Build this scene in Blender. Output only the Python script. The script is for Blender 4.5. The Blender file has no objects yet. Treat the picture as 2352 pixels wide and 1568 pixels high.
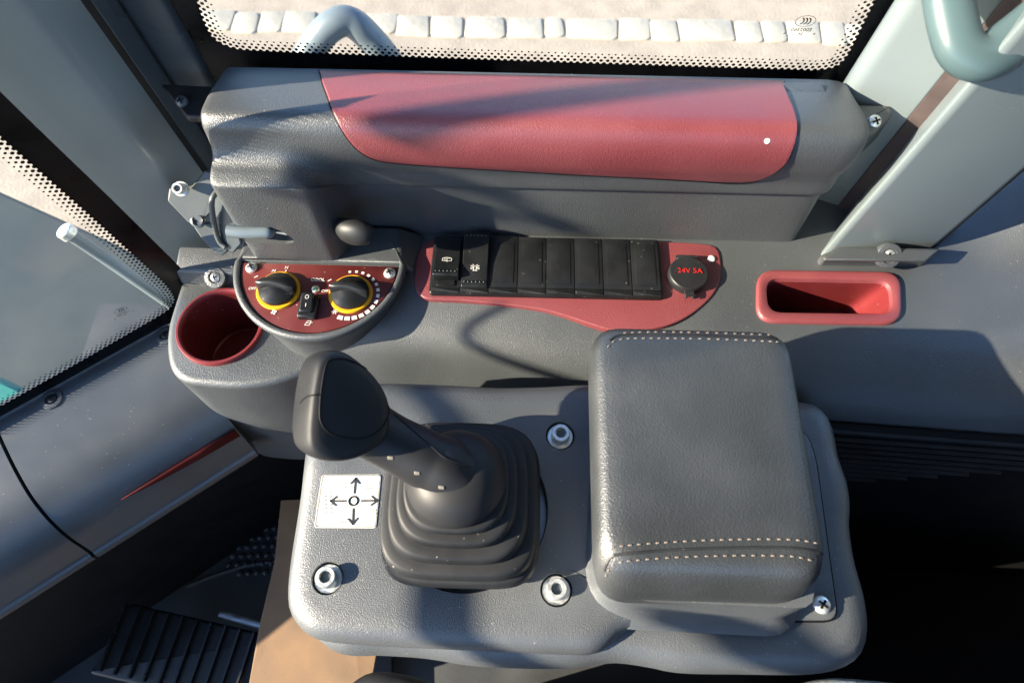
import bpy, bmesh, math, random
from mathutils import Vector, Matrix
random.seed(7)
V = Vector
S = bpy.context.scene
COL = S.collection

# ------------------------------------------------------------------ camera
HEAD = .47; TILT = math.radians(27); YAW = math.radians(1.7)
cam_d = bpy.data.cameras.new('camera'); cam = bpy.data.objects.new('camera', cam_d); COL.objects.link(cam)
cam.location = (0, 0, HEAD); cam.rotation_euler = (TILT, 0, YAW)
cam_d.sensor_width = 36; cam_d.lens = 24; cam_d.clip_start = .01; cam_d.clip_end = 300
cam_d.dof.use_dof = True; cam_d.dof.focus_distance = .53; cam_d.dof.aperture_fstop = 11
S.camera = cam
# ------------------------------------------------------------------ light
SUN_EL, SUN_AZ = 25, 16.5
LD = V((math.cos(math.radians(SUN_EL))*math.cos(math.radians(SUN_AZ)), math.cos(math.radians(SUN_EL))*math.sin(math.radians(SUN_AZ)), -math.sin(math.radians(SUN_EL))))
W = bpy.data.worlds.new('World'); S.world = W; W.use_nodes = True
nt = W.node_tree; bg = nt.nodes['Background']; sky = nt.nodes.new('ShaderNodeTexSky')
sky.sky_type = 'NISHITA'; sky.sun_disc = False; sky.ozone_density = 4; sky.dust_density = .4; sky.sun_elevation = math.radians(SUN_EL); sky.sun_rotation = math.radians(253.5)
nt.links.new(sky.outputs[0], bg.inputs[0]); bg.inputs[1].default_value = .11
sd = bpy.data.lights.new('sun', 'SUN'); sd.energy = 5; sd.angle = math.radians(.55); sd.color = (1, .86, .66)
so = bpy.data.objects.new('sun', sd); COL.objects.link(so); so.rotation_euler = LD.to_track_quat('-Z', 'Y').to_euler(); so.location = (-2, -1, 2)
S.view_settings.view_transform = 'Standard'; S.view_settings.look = 'None'; S.view_settings.gamma = 1
S.view_settings.use_curve_mapping = False; S.view_settings.exposure = 2.2

# ------------------------------------------------------------------ sight-line helpers (reference picture 2352 wide)
FP = 1568.
Rm = Matrix.Rotation(YAW, 3, 'Z') @ Matrix.Rotation(TILT, 3, 'X')
CR, CU, CA = Rm @ V((1, 0, 0)), Rm @ V((0, 1, 0)), Rm @ V((0, 0, -1))
C0 = V((0, 0, HEAD))
def ray(x, y): return CA + CR*((x-1176)/FP) + CU*((784-y)/FP)
def P(x, y, z):
    k = ray(x, y); return C0 + k*((z-HEAD)/k.z)
def PL(x, y, p0, n):
    k = ray(x, y); return C0 + k*((p0-C0).dot(n)/k.dot(n))

# ------------------------------------------------------------------ materials
def newmat(name):
    m = bpy.data.materials.new(name); m.use_nodes = True
    return m, m.node_tree, m.node_tree.nodes['Principled BSDF']
def mat(name, col, rough=.5, metal=0, bump=None, spec=.5, vary=.0, vscale=30, coat=0, dust=0, grain2=None):
    """bump = (scale, strength, distance m)"""
    m, t, b = newmat(name)
    b.inputs['Base Color'].default_value = (*col, 1); b.inputs['Roughness'].default_value = rough
    b.inputs['Metallic'].default_value = metal; b.inputs['Specular IOR Level'].default_value = spec
    b.inputs['Coat Weight'].default_value = coat
    tc = t.nodes.new('ShaderNodeTexCoord')
    if vary or dust:
        cur = None
        n = t.nodes.new('ShaderNodeTexNoise'); n.inputs['Scale'].default_value = vscale; n.inputs['Detail'].default_value = 5
        t.links.new(tc.outputs['Object'], n.inputs['Vector'])
        mr = t.nodes.new('ShaderNodeMapRange'); mr.inputs['From Min'].default_value = .3; mr.inputs['From Max'].default_value = .7
        mr.inputs['To Min'].default_value = 1-vary; mr.inputs['To Max'].default_value = 1+vary
        t.links.new(n.outputs['Fac'], mr.inputs['Value'])
        mx = t.nodes.new('ShaderNodeVectorMath'); mx.operation = 'SCALE'; mx.inputs[0].default_value = col
        t.links.new(mr.outputs[0], mx.inputs['Scale']); cur = mx.outputs[0]
        rr = t.nodes.new('ShaderNodeMapRange'); rr.inputs['From Min'].default_value = .3; rr.inputs['From Max'].default_value = .7
        rr.inputs['To Min'].default_value = rough-.09; rr.inputs['To Max'].default_value = rough+.09
        t.links.new(n.outputs['Fac'], rr.inputs['Value']); t.links.new(rr.outputs[0], b.inputs['Roughness'])
        if dust:
            v = t.nodes.new('ShaderNodeTexVoronoi'); v.inputs['Scale'].default_value = 190
            t.links.new(tc.outputs['Object'], v.inputs['Vector'])
            lt = t.nodes.new('ShaderNodeMapRange'); lt.inputs['From Min'].default_value = .08; lt.inputs['From Max'].default_value = .13
            lt.inputs['To Min'].default_value = dust; lt.inputs['To Max'].default_value = 0
            t.links.new(v.outputs['Distance'], lt.inputs['Value'])
            w = t.nodes.new('ShaderNodeTexNoise'); w.inputs['Scale'].default_value = 55
            t.links.new(tc.outputs['Object'], w.inputs['Vector'])
            ws = t.nodes.new('ShaderNodeMapRange'); ws.inputs['From Min'].default_value = .5; ws.inputs['From Max'].default_value = .62
            t.links.new(w.outputs['Fac'], ws.inputs['Value'])
            mu = t.nodes.new('ShaderNodeMath'); mu.operation = 'MULTIPLY'
            t.links.new(lt.outputs[0], mu.inputs[0]); t.links.new(ws.outputs[0], mu.inputs[1])
            mix = t.nodes.new('ShaderNodeMix'); mix.data_type = 'RGBA'; mix.inputs['B'].default_value = (.45, .42, .36, 1)
            t.links.new(mu.outputs[0], mix.inputs['Factor']); t.links.new(cur, mix.inputs['A']); cur = mix.outputs['Result']
        t.links.new(cur, b.inputs['Base Color'])
    if bump:
        h = None
        n = t.nodes.new('ShaderNodeTexNoise'); n.inputs['Scale'].default_value = bump[0]; n.inputs['Detail'].default_value = 1
        t.links.new(tc.outputs['Object'], n.inputs['Vector'])
        bp = t.nodes.new('ShaderNodeBump'); bp.inputs['Strength'].default_value = bump[1]; bp.inputs['Distance'].default_value = bump[2]
        t.links.new(n.outputs['Fac'], bp.inputs['Height']); t.links.new(bp.outputs[0], b.inputs['Normal'])
    return m
M = {}
M['grey'] = mat('grey_grained_plastic', (.056, .063, .069), .45, bump=(1250, .9, .00040), vary=.10, vscale=14, dust=.25, spec=.95)
M['grey2'] = mat('console_grained_plastic', (.060, .068, .075), .45, bump=(1300, .9, .00034), vary=.10, vscale=16, dust=.3, spec=.95)
M['sill'] = mat('sill_fine_plastic', (.040, .047, .055), .38, bump=(1700, .6, .00014), vary=.10, vscale=12, dust=.35, spec=.95)
M['red'] = mat('red_grained_plastic', (.195, .040, .046), .42, bump=(1250, .9, .00036), vary=.08, vscale=18, dust=.15, spec=.95)
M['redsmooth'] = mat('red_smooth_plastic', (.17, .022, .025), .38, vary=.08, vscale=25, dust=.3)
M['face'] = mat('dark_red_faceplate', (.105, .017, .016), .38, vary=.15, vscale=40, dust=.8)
M['black'] = mat('black_gloss_plastic', (.010, .011, .012), .32, vary=.2, vscale=60, dust=.3)
M['blackm'] = mat('black_matt_plastic', (.014, .015, .017), .5, vary=.15, vscale=40, dust=.15)
M['grip'] = mat('joystick_soft_rubber', (.010, .011, .013), .55, vary=.12, vscale=30, spec=.35)
M['boot'] = mat('bellows_rubber', (.011, .0125, .0145), .55, vary=.2, vscale=45, dust=.5, spec=.35)
M['leather'] = mat('grey_leather', (.027, .031, .034), .42, bump=(900, .9, .00030), vary=.12, vscale=20, spec=.95)
M['paint'] = mat('grey_green_painted_steel', (.185, .222, .235), .34, vary=.06, vscale=9, dust=.1)
M['dark_shaded'] = mat('dark_and_shaded_steel', (.05, .064, .075), .36, vary=.1, vscale=9)  # dark steel; also carries the shade on the front pillar's inner parts
M['strip'] = mat('shaded_red_strip', (.06, .008, .008), .7, vary=.1, spec=.1)  # red darkened in its colour so the strip looks shaded
M['latch'] = mat('grey_latch_paint', (.085, .095, .095), .42, vary=.08)
M['zinc'] = mat('zinc_plated_steel', (.80, .83, .82), .36, metal=.8, vary=.15, vscale=300)
M['steel'] = mat('bare_steel', (.5, .52, .53), .35, metal=1, vary=.15, vscale=60)
M['rubber'] = mat('black_gasket_rubber', (.008, .008, .009), .55, vary=.2, vscale=60)
M['seal'] = mat('brown_grey_window_seal', (.060, .045, .045), .5, vary=.2, vscale=60)
M['frit'] = mat('black_ceramic_frit', (.003, .003, .004), .3, vary=.2, vscale=50, spec=.25)
M['yellow'] = mat('yellow_dial_ring', (.75, .36, .008), .42, vary=.05)
M['white'] = mat('white_print', (.75, .75, .72), .5, vary=.05)
M['redprint'] = mat('red_print', (.45, .02, .02), .5, vary=.05)
M['ink'] = mat('black_ink', (.02, .02, .025), .5, vary=.05)
M['inkg'] = mat('faint_grey_ink', (.30, .30, .30), .5, vary=.05)
M['clip'] = mat('pale_plastic_clip', (.13, .12, .10), .5, vary=.1)
M['paper'] = mat('white_sticker', (.72, .72, .66), .4, vary=.05, vscale=40)
M['card'] = mat('brown_hardboard', (.16, .098, .052), .75, vary=.25, vscale=22, bump=(900, .3, .0004))
M['floor'] = mat('rubber_floor_mat', (.036, .040, .044), .5, vary=.35, vscale=12, bump=(300, .3, .0006))
M['thread'] = mat('tan_thread', (.17, .14, .115), .7, vary=.1, vscale=400)
M['rail'] = mat('grey_painted_rail', (.13, .165, .19), .35, vary=.06)
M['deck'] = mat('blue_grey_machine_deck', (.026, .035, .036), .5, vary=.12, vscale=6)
M['teal'] = mat('teal_machine_paint', (.006, .13, .12), .4, vary=.06)
M['handle'] = mat('teal_grey_handle', (.065, .105, .115), .3, vary=.06)
M['led'] = mat('green_indicator_lens', (.25, .55, .33), .15, vary=.05)
M['pave'] = mat('beige_pavement', (.285, .248, .203), .85, vary=.14, vscale=14, bump=(110, .5, .003))
M['stone'] = mat('pale_kerb_stone', (.38, .355, .295), .8, vary=.10, vscale=9, bump=(40, .4, .004))
M['darkp'] = mat('dark_gap_and_shade', (.005, .005, .006), .6, vary=.1, spec=.2)
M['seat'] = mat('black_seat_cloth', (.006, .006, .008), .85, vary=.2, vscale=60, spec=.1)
def glassmat():
    m, t, b = newmat('window_glass'); t.nodes.remove(b); out = t.nodes['Material Output']
    tr = t.nodes.new('ShaderNodeBsdfTransparent'); tr.inputs[0].default_value = (.97, .98, .975, 1)
    gl = t.nodes.new('ShaderNodeBsdfGlossy'); gl.inputs['Roughness'].default_value = .02
    n = t.nodes.new('ShaderNodeTexNoise'); n.inputs['Scale'].default_value = 6
    tc = t.nodes.new('ShaderNodeTexCoord'); t.links.new(tc.outputs['Object'], n.inputs['Vector'])
    df = t.nodes.new('ShaderNodeBsdfDiffuse'); df.inputs[0].default_value = (.42, .5, .5, 1)  # thin dirt film, strengthened to stand in for hazy reflections
    mr = t.nodes.new('ShaderNodeMapRange'); mr.inputs['From Min'].default_value = .35; mr.inputs['From Max'].default_value = .75
    mr.inputs['To Min'].default_value = .015; mr.inputs['To Max'].default_value = .055; t.links.new(n.outputs['Fac'], mr.inputs['Value'])
    m1 = t.nodes.new('ShaderNodeMixShader'); t.links.new(mr.outputs[0], m1.inputs[0]); t.links.new(tr.outputs[0], m1.inputs[1]); t.links.new(df.outputs[0], m1.inputs[2])
    lw = t.nodes.new('ShaderNodeLayerWeight'); lw.inputs['Blend'].default_value = .5
    pw = t.nodes.new('ShaderNodeMath'); pw.operation = 'POWER'; pw.inputs[1].default_value = 5; t.links.new(lw.outputs['Facing'], pw.inputs[0])
    fr = t.nodes.new('ShaderNodeMath'); fr.operation = 'MULTIPLY_ADD'; fr.inputs[1].default_value = .7; fr.inputs[2].default_value = .018; t.links.new(pw.outputs[0], fr.inputs[0])
    mx = t.nodes.new('ShaderNodeMixShader'); t.links.new(fr.outputs[0], mx.inputs[0]); t.links.new(m1.outputs[0], mx.inputs[1]); t.links.new(gl.outputs[0], mx.inputs[2])
    t.links.new(mx.outputs[0], out.inputs[0]); return m
M['glass'] = glassmat()

# ------------------------------------------------------------------ building helpers
def thing(name, label, cat, loc, group=None):
    o = bpy.data.objects.new(name, None); COL.objects.link(o); o.location = loc; o.empty_display_size = .02
    o['label'] = label; o['category'] = cat
    if group: o['group'] = group
    return o
def root_of(p):
    m = Matrix.Identity(4)
    while p is not None: m = Matrix.Translation(p.location) @ m; p = p.parent
    return m
def adopt(o, parent):
    if parent is not None:
        o.parent = parent; o.matrix_parent_inverse = Matrix.Identity(4) if parent.type != 'EMPTY' else Matrix.Translation(-parent.location)
def mk(name, verts, faces, m, parent=None, smooth=True, bevel=0, bseg=2, sub=0, fix=True, angle=40, solid=0):
    me = bpy.data.meshes.new(name); me.from_pydata([tuple(v) for v in verts], [], faces)
    if fix:
        bm = bmesh.new(); bm.from_mesh(me); bmesh.ops.recalc_face_normals(bm, faces=bm.faces); bm.to_mesh(me); bm.free()
    me.materials.append(M[m]); o = bpy.data.objects.new(name, me); COL.objects.link(o); adopt(o, parent)
    if solid:
        d = o.modifiers.new('s', 'SOLIDIFY'); d.thickness = solid; d.offset = -1
    if bevel:
        b = o.modifiers.new('b', 'BEVEL'); b.width = bevel; b.segments = bseg; b.limit_method = 'ANGLE'; b.angle_limit = math.radians(35)
    if sub:
        s = o.modifiers.new('u', 'SUBSURF'); s.levels = sub; s.render_levels = sub
    if smooth:
        me.polygons.foreach_set('use_smooth', [True]*len(me.polygons))
        try: me.set_sharp_from_angle(angle=math.radians(angle))
        except Exception: pass
    return o
def bake(o):
    dg = bpy.context.evaluated_depsgraph_get(); me = bpy.data.meshes.new_from_object(o.evaluated_get(dg), depsgraph=dg)
    o.modifiers.clear(); o.data = me; return o
def cut(o, cutters):
    for c in cutters:
        b = o.modifiers.new('cut', 'BOOLEAN'); b.object = c; b.operation = 'DIFFERENCE'; b.solver = 'EXACT'
    bpy.context.view_layer.update(); bake(o)
    for c in cutters: bpy.data.objects.remove(c)
    try: o.data.set_sharp_from_angle(angle=math.radians(38))
    except Exception: pass
    return o
def loft(rings, closed=True, cap0=True, cap1=True):
    n = len(rings[0]); vs = [p for r in rings for p in r]; fs = []
    for i in range(len(rings)-1):
        for j in range(n if closed else n-1):
            a = i*n+j; b = i*n+(j+1) % n; fs.append((a, b, b+n, a+n))
    if closed and cap0: fs.append(tuple(range(n-1, -1, -1)))
    if closed and cap1: fs.append(tuple((len(rings)-1)*n+j for j in range(n)))
    return vs, fs
def catmull(pts, n, closed=False):
    pts = [V(p) for p in pts]; L = len(pts); out = []
    segs = L if closed else L-1
    for i in range(segs):
        if closed: p0, p1, p2, p3 = pts[(i-1) % L], pts[i], pts[(i+1) % L], pts[(i+2) % L]
        else: p0, p1, p2, p3 = pts[max(i-1, 0)], pts[i], pts[i+1], pts[min(i+2, L-1)]
        for k in range(n):
            t = k/n; out.append(.5*((2*p1)+(p2-p0)*t+(2*p0-5*p1+4*p2-p3)*t*t+(3*p1-p0-3*p2+p3)*t**3))
    if not closed: out.append(pts[-1])
    return out
def resample(pts, n, closed=True):
    pts = [V(p) for p in pts]; q = pts+[pts[0]] if closed else pts
    d = [0]
    for i in range(len(q)-1): d.append(d[-1]+(q[i+1]-q[i]).length)
    out = []; j = 0
    for k in range(n):
        s = d[-1]*k/(n if closed else n-1)
        while j < len(d)-2 and d[j+1] < s: j += 1
        f = (s-d[j])/max(d[j+1]-d[j], 1e-9); out.append(q[j].lerp(q[j+1], min(f, 1)))
    return out
def rounded(pts, r, seg=6):
    """round the corners of a planar 3-D polygon"""
    pts = [V(p) for p in pts]; n = len(pts); out = []
    for i in range(n):
        p = pts[i]; a = (pts[i-1]-p); b = (pts[(i+1) % n]-p)
        rr = min((r[i] if isinstance(r, (list, tuple)) else r), a.length*.48, b.length*.48); a.normalize(); b.normalize()
        p1, p2 = p+a*rr, p+b*rr
        for k in range(seg+1):
            t = k/seg; out.append(p1*(1-t)**2+p*2*t*(1-t)+p2*t*t)
    return out
def offs(ring, d, nrm=V((0, 0, 1))):
    """offset a closed planar ring outward by d (inward if negative)"""
    n = len(ring); c = sum(ring, V())/n; out = []
    area = sum((ring[i]-c).cross(ring[(i+1) % n]-c).dot(nrm) for i in range(n)); sg = 1 if area > 0 else -1
    for i in range(n):
        t = (ring[(i+1) % n]-ring[i-1])
        if t.length < 1e-9: out.append(ring[i].copy()); continue
        out.append(ring[i]+t.normalized().cross(nrm)*d*sg)
    return out
def up(ring, dz): return [p+V((0, 0, dz)) for p in ring]
def shift(ring, v): return [p+v for p in ring]
def frame(n, hint=V((1, 0, 0))):
    n = V(n).normalized(); x = (hint-n*hint.dot(n)).normalized(); return x, n.cross(x), n
def circ(c, r, n, fr=None, r2=None, a0=0):
    x, y, z = fr or (V((1, 0, 0)), V((0, 1, 0)), V((0, 0, 1)))
    return [V(c)+x*r*math.cos(a0+2*math.pi*i/n)+y*(r2 or r)*math.sin(a0+2*math.pi*i/n) for i in range(n)]
def lathe(name, c, prof, m, parent, n=32, fr=None, cap0=True, cap1=True, **k):
    fr = fr or frame((0, 0, 1)); rings = [circ(V(c)+fr[2]*h, max(r, 1e-5), n, fr) for r, h in prof]
    return mk(name, *loft(rings, True, cap0, cap1), m, parent, **k)
def plate(name, ring, th, m, parent, edge=.001, seg=3, nrm=V((0, 0, 1)), **k):
    """slab with rounded upper rim: ring is its upper outline, th its thickness downwards along -nrm"""
    rings = [shift(ring, -nrm*th)]
    for i in range(seg+1):
        a = math.pi/2*i/seg
        rings.append(shift(offs(ring, -edge*(1-math.cos(a)), nrm), -nrm*edge*(1-math.sin(a))))
    return mk(name, *loft(rings), m, parent, **k)
def box(name, c, sx, sy, sz, m, parent, fr=None, bevel=0, **k):
    x, y, z = fr or (V((1, 0, 0)), V((0, 1, 0)), V((0, 0, 1))); c = V(c); vs = []
    for dz in (-.5, .5):
        for dx, dy in ((-.5, -.5), (.5, -.5), (.5, .5), (-.5, .5)): vs.append(c+x*dx*sx+y*dy*sy+z*dz*sz)
    return mk(name, vs, [(3, 2, 1, 0), (4, 5, 6, 7), (0, 1, 5, 4), (1, 2, 6, 5), (2, 3, 7, 6), (3, 0, 4, 7)], m, parent, bevel=bevel, **k)
def tube(name, pts, r, m, parent, n=16, smoothn=6, closed=False, flat=1, **k):
    pts = catmull(pts, smoothn, closed) if smoothn else [V(p) for p in pts]
    rings = []; L = len(pts); prev = None
    for i, p in enumerate(pts):
        t = ((pts[(i+1) % L]-pts[i-1]) if closed else (pts[min(i+1, L-1)]-pts[max(i-1, 0)])).normalized()
        if prev is None: prev = (V((0, 0, 1)) if abs(t.z) < .9 else V((1, 0, 0)))
        x = (prev-t*prev.dot(t)).normalized(); y = t.cross(x); prev = x
        rr = r(i/(L-1)) if callable(r) else r
        rings.append(circ(p, rr, n, (x, y, t), rr*flat))
    if closed: rings.append(rings[0])
    return mk(name, *loft(rings, True, not closed, not closed), m, parent, **k)
def join_geo(name, parts, m, parent, **k):
    vs, fs = [], []
    for v, f in parts:
        b = len(vs); vs += v; fs += [tuple(i+b for i in q) for q in f]
    return mk(name, vs, fs, m, parent, fix=False, **k)
def disc(c, r, fr, n=8): return circ(c, r, n, fr), [tuple(range(n))]
def strokes(name, lines, w, org, fr, m, parent, lift=.0003):
    """flat printed line-work: lines are 2-D polylines in metres on the plane fr at org"""
    x, y, z = fr; parts = []
    for ln in lines:
        for (a, b) in zip(ln[:-1], ln[1:]):
            a2, b2 = V((a[0], a[1], 0)), V((b[0], b[1], 0)); t = (b2-a2)
            if t.length < 1e-7: continue
            t.normalize(); nn = V((-t.y, t.x, 0))*w/2; e = t*w*.4
            q = [a2-e-nn, b2+e-nn, b2+e+nn, a2-e+nn]
            parts.append(([org+x*p.x+y*p.y+z*lift for p in q], [(0, 1, 2, 3)]))
    return join_geo(name, parts, m, parent, smooth=False)
def text(name, s, size, org, fr, m, parent, lift=.0003, mirror=False, shear=0, bold=0, align='CENTER', thick=.00008):
    cu = bpy.data.curves.new(name, 'FONT'); cu.body = s; cu.size = size; cu.align_x = align; cu.align_y = 'CENTER'; cu.shear = shear
    cu.offset = bold; cu.extrude = thick
    o = bpy.data.objects.new(name, cu); COL.objects.link(o); bpy.context.view_layer.update()
    dg = bpy.context.evaluated_depsgraph_get(); me = bpy.data.meshes.new_from_object(o.evaluated_get(dg), depsgraph=dg)
    bpy.data.objects.remove(o)
    x, y, z = fr
    for v in me.vertices:
        c = v.co.copy(); v.co = org+x*(-c.x if mirror else c.x)+y*c.y+z*(lift+c.z)
    me.materials.clear(); me.materials.append(M[m]); me.name = name
    q = bpy.data.objects.new(name, me); COL.objects.link(q); adopt(q, parent); return q
UPF = (V((1, 0, 0)), V((0, 1, 0)), V((0, 0, 1)))
def screw(c, r, parent, n=(0, 0, 1), washer=0, head='zinc', wash='grey', spin=.4, name='screw'):
    """domed cross-head screw, optionally in a dished plastic washer (sub-part)"""
    fr = frame(n); c = V(c)
    if washer:
        h = lathe('screw_washer', c, [(washer, -.003), (washer, .0008), (washer*.93, .0022), (washer*.6, .0026), (washer*.52, .0012), (washer*.5, .0005)], wash, parent, 28, fr)
        c = c+fr[2]*.0006
    else: h = parent
    s = lathe(name, c, [(r, -.002), (r, .0006), (r*.93, .0014), (r*.72, .0023), (r*.4, .0029), (r*.1, .0031)], head, h if washer else parent, 24, fr)
    x = fr[0]*math.cos(spin)+fr[1]*math.sin(spin); y = fr[2].cross(x)
    L, w = r*.55, r*.13; top = c+fr[2]*.0030
    pts = [(w, w), (L, w), (L, -w), (w, -w), (w, -L), (-w, -L), (-w, -w), (-L, -w), (-L, w), (-w, w), (-w, L), (w, L)]
    ring = [top+x*a+y*b for a, b in pts]
    sl = mk('cross_slot', *loft([shift(ring, -fr[2]*.002), shift(ring, fr[2]*.0002)]), 'darkp', s if (not washer and parent.type == 'EMPTY') else (h if washer else parent), smooth=False)
    return s
def bolt(c, r, parent, n=(0, 0, 1)):
    """socket-head cap bolt on a washer"""
    fr = frame(n, V((1, .3, 0))); c = V(c)
    b = lathe('bolt', c, [(r*1.42, 0), (r*1.42, .0014), (r*1.36, .0018), (r*1.02, .0018), (r, .002), (r, .0100), (r*.93, .0108), (r*.60, .0108), (r*.57, .0103), (r*.56, .0068), (r*.1, .0064)], 'zinc', parent, 30, fr)
    hexr = circ(c+fr[2]*.0082, r*.50, 6, fr)
    mk('hex_socket', *loft([circ(c+fr[2]*.0062, r*.54, 6, fr), hexr]), 'dark_shaded', b, smooth=False)
    return b
def pxring(pts, z): return [P(x, y, z) for x, y in pts]
def lerp(a, b, t): return a+(b-a)*t
def up_px(z): return lambda x, y: P(x, y, z)

# ================================================================== SETTING
def struct(o, kind='structure'): o['kind'] = kind; return o
GZ = -1.1
struct(mk('outdoor_pavement', [(-60, -60, GZ), (60, -60, GZ), (60, 60, GZ), (-60, 60, GZ)], [(0, 1, 2, 3)], 'pave'))
struct(box('cab_floor', (.05, 0, -.53), 1.5, 1.1, .04, 'floor', None))

# stone kerb strip outside
kerb = thing('stone_kerb', 'strip of pale kerb stones set in the beige pavement outside the side window', 'kerb', (0, 1.98, GZ))
x = -2.2
while x < 2.6:
    w = random.uniform(.07, .19); a = .0025
    y0, y1 = 1.935+random.uniform(-.006, .006), 2.035+random.uniform(-.006, .006)
    if random.random() < .0: y1 = 1.985
    ring = rounded([(x+a, y0, GZ+.006), (x+w-a, y0+random.uniform(-.006, .006), GZ+.006), (x+w-a+random.uniform(-.012, .008), y1, GZ+.006), (x+a+random.uniform(-.006, .01), y1, GZ+.006)], random.uniform(.006, .022), 4)
    plate('stone', ring, .03, 'stone', kerb, .003, 2); x += w
# outside hand rail, a bent pipe
hr = [P(640, 420, -.75), P(668, 250, -.45), P(700, 150, -.28), P(728, 95, -.24), P(765, 58, -.22), P(800, 50, -.22), P(840, 78, -.24), P(900, 150, -.30), P(960, 250, -.45), P(1010, 420, -.75)]
o = tube('grab_rail', hr, .022, 'rail', None, 20, 8); o['label'] = 'bent grey pipe rail outside below the side window'; o['category'] = 'rail'
# machine deck seen through the front corner glass
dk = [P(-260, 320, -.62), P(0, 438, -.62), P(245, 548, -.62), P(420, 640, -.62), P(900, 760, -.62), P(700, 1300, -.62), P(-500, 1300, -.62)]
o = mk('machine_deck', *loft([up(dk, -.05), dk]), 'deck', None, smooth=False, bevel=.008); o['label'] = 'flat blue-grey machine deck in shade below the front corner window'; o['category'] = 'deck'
tl = [P(-60, 840, -.22), P(0, 862, -.22), P(70, 895, -.22), P(60, 925, -.22), P(-80, 960, -.22)]
o = mk('teal_body_panel', *loft([up(tl, -.06), tl]), 'teal', None, bevel=.01); o['label'] = 'bright teal painted body panel at the left edge beyond the front corner glass'; o['category'] = 'body panel'

AX = -(ray(1180, 1400)).normalized()            # lean of the cab posts, pointing up
# cab shell outside the frame: roof and rear wall, as the real cab has
struct(box('cab_roof', (.20, -.24, 1.0), 1.5, 1.32, .05, 'dark_shaded', None, bevel=.02))
struct(box('cab_rear_wall', (.92, -.2, .2), .04, 1.3, 1.5, 'dark_shaded', None))
st_ = thing('operator_seat', 'black cloth operator seat next to the console, beside the camera', 'seat', (.3, -.3, -.5))
box('cushion', (.30, -.305, -.13), .66, .61, .14, 'seat', st_, bevel=.04, bseg=4)
box('suspension', (.30, -.295, -.36), .66, .58, .34, 'seat', st_, bevel=.02)
box('backrest', (.66, -.32, .25), .14, .54, .80, 'seat', st_, bevel=.05, bseg=4)
struct(box('cab_door_panel', (.1, -.88, -.16), 1.6, .04, .76, 'dark_shaded', None, bevel=.01))
# made-up unseen things out front, added to cast shadows inside
def back(p, t): return p-LD*t
q = back(V((0, .347, .139)), 1.30)
ms = thing('added_shadow_stalk', 'slim unseen stalk added in front of the cab to cast a shadow stripe', 'shadow caster', q-AX*.1)
tube('stalk', [q-AX*.052, q+AX*.5], .0125, 'dark_shaded', ms, 12, 0)  # unseen bar added for the shadow stripe on the red pad
for dy, dz, r in ((0, -.092, .011), (.016, -.104, .009), (-.018, -.108, .010), (.002, -.122, .008)):
    lathe('shadow_blob', q+V((0, dy*.8, dz)), [(r*.3, -r), (r*.9, -r*.5), (r, 0), (r*.9, r*.5), (r*.3, r)], 'blackm', ms, 14)  # blobs added for the dark patch on the trim box face
w0, w1, w2 = back(P(1015, 1500, .02), .88), back(P(1020, 1330, .02), .88), back(P(1050, 790, -.01), .88)
tube('added_shadow_arm', [w0+V((0, -.12, 0)), w0, w1, back(P(1040, 980, .02), .88), w2, back(P(1150, 700, 0), .88)], lambda t: .0095 if t < .45 else lerp(.0095, .003, min(1, (t-.45)*3)), 'blackm', None, 10, 6)  # unseen tapered arm added for the shadow band across the consoles
o = bpy.data.objects['added_shadow_arm']; o['label'] = 'unseen black arm added at the front of the cab to cast a shadow band'; o['category'] = 'wiper'
tube('added_shadow_hose', [back(P(1640, 1380, .01), 1.0), back(P(1700, 1440, .01), 1.0), back(P(1790, 1530, .01), 1.0), back(P(1900, 1640, .01), 1.0)], .013, 'rubber', None, 10, 6)  # unseen tube added for the shadow band at the console's right
o = bpy.data.objects['added_shadow_hose']; o['label'] = 'unseen black hose added in front of the cab to cast a shadow band'; o['category'] = 'hose'

# ================================================================== PILLARS AND WINDOWS
def post(name, pts, z, m, parent, hi=.85, lo=.05, r=.006):
    ring = rounded([P(x, y, z) for x, y in pts], r, 4)
    k = hi/AX.z; l = lo/AX.z
    return mk(name, *loft([shift(ring, -AX*l), shift(ring, AX*k)]), m, parent, angle=50)
# front (left) pillar: wide face + gasket; return strip and inner post darkened for shade
fp = thing('front_pillar', 'wide grey-green steel pillar between the front corner glass and the side window', 'pillar', P(490, 620, -.10))
post('face_plate', [(413, 652), (545, 604), (577, 548), (560, 500), (395, 560)], -.10, 'paint', fp, r=[.004, .007, .001, .004, .004])
post('gasket', [(575, 551), (585, 543), (577, 505), (566, 505)], -.10, 'rubber', fp, hi=.9, lo=.02, r=.0005)
post('return_strip', [(584, 545), (607, 520), (590, 480), (570, 500)], -.10, 'dark_shaded', fp, hi=.9, lo=.02, r=.002)
post('inner_post', [(366, 189), (482, 195), (506, 169), (480, 110), (370, 110)], .10, 'dark_shaded', fp, hi=.8, lo=.12, r=[.001, .003, .004, .003, .003])  # shade put into the colour; the rear inner post keeps plain paint
# rear (right) pillar
rp = thing('rear_pillar', 'wide pale grey-green steel pillar right of the window trim box', 'pillar', P(2000, 590, 0))
post('face_plate', [(1878, 592), (2136, 574), (2180, 520), (1960, 470), (1900, 560)], .0, 'paint', rp, lo=.03, r=[.012, .003, .003, .003, .003])
post('inner_post', [(1905, 235), (1926, 258), (2068, 296), (2110, 255), (1970, 185)], .1, 'paint', rp, lo=.12, r=[.004, .006, .002, .003, .003])
post('gasket', [(2066, 297), (2092, 310), (2160, 345), (2170, 300), (2095, 252)], .1, 'seal', rp, lo=.14, r=.001)
post('edge_seal', [(2138, 570), (2152, 566), (2190, 520), (2178, 512)], .0, 'rubber', rp, lo=.03, r=.002)

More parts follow.
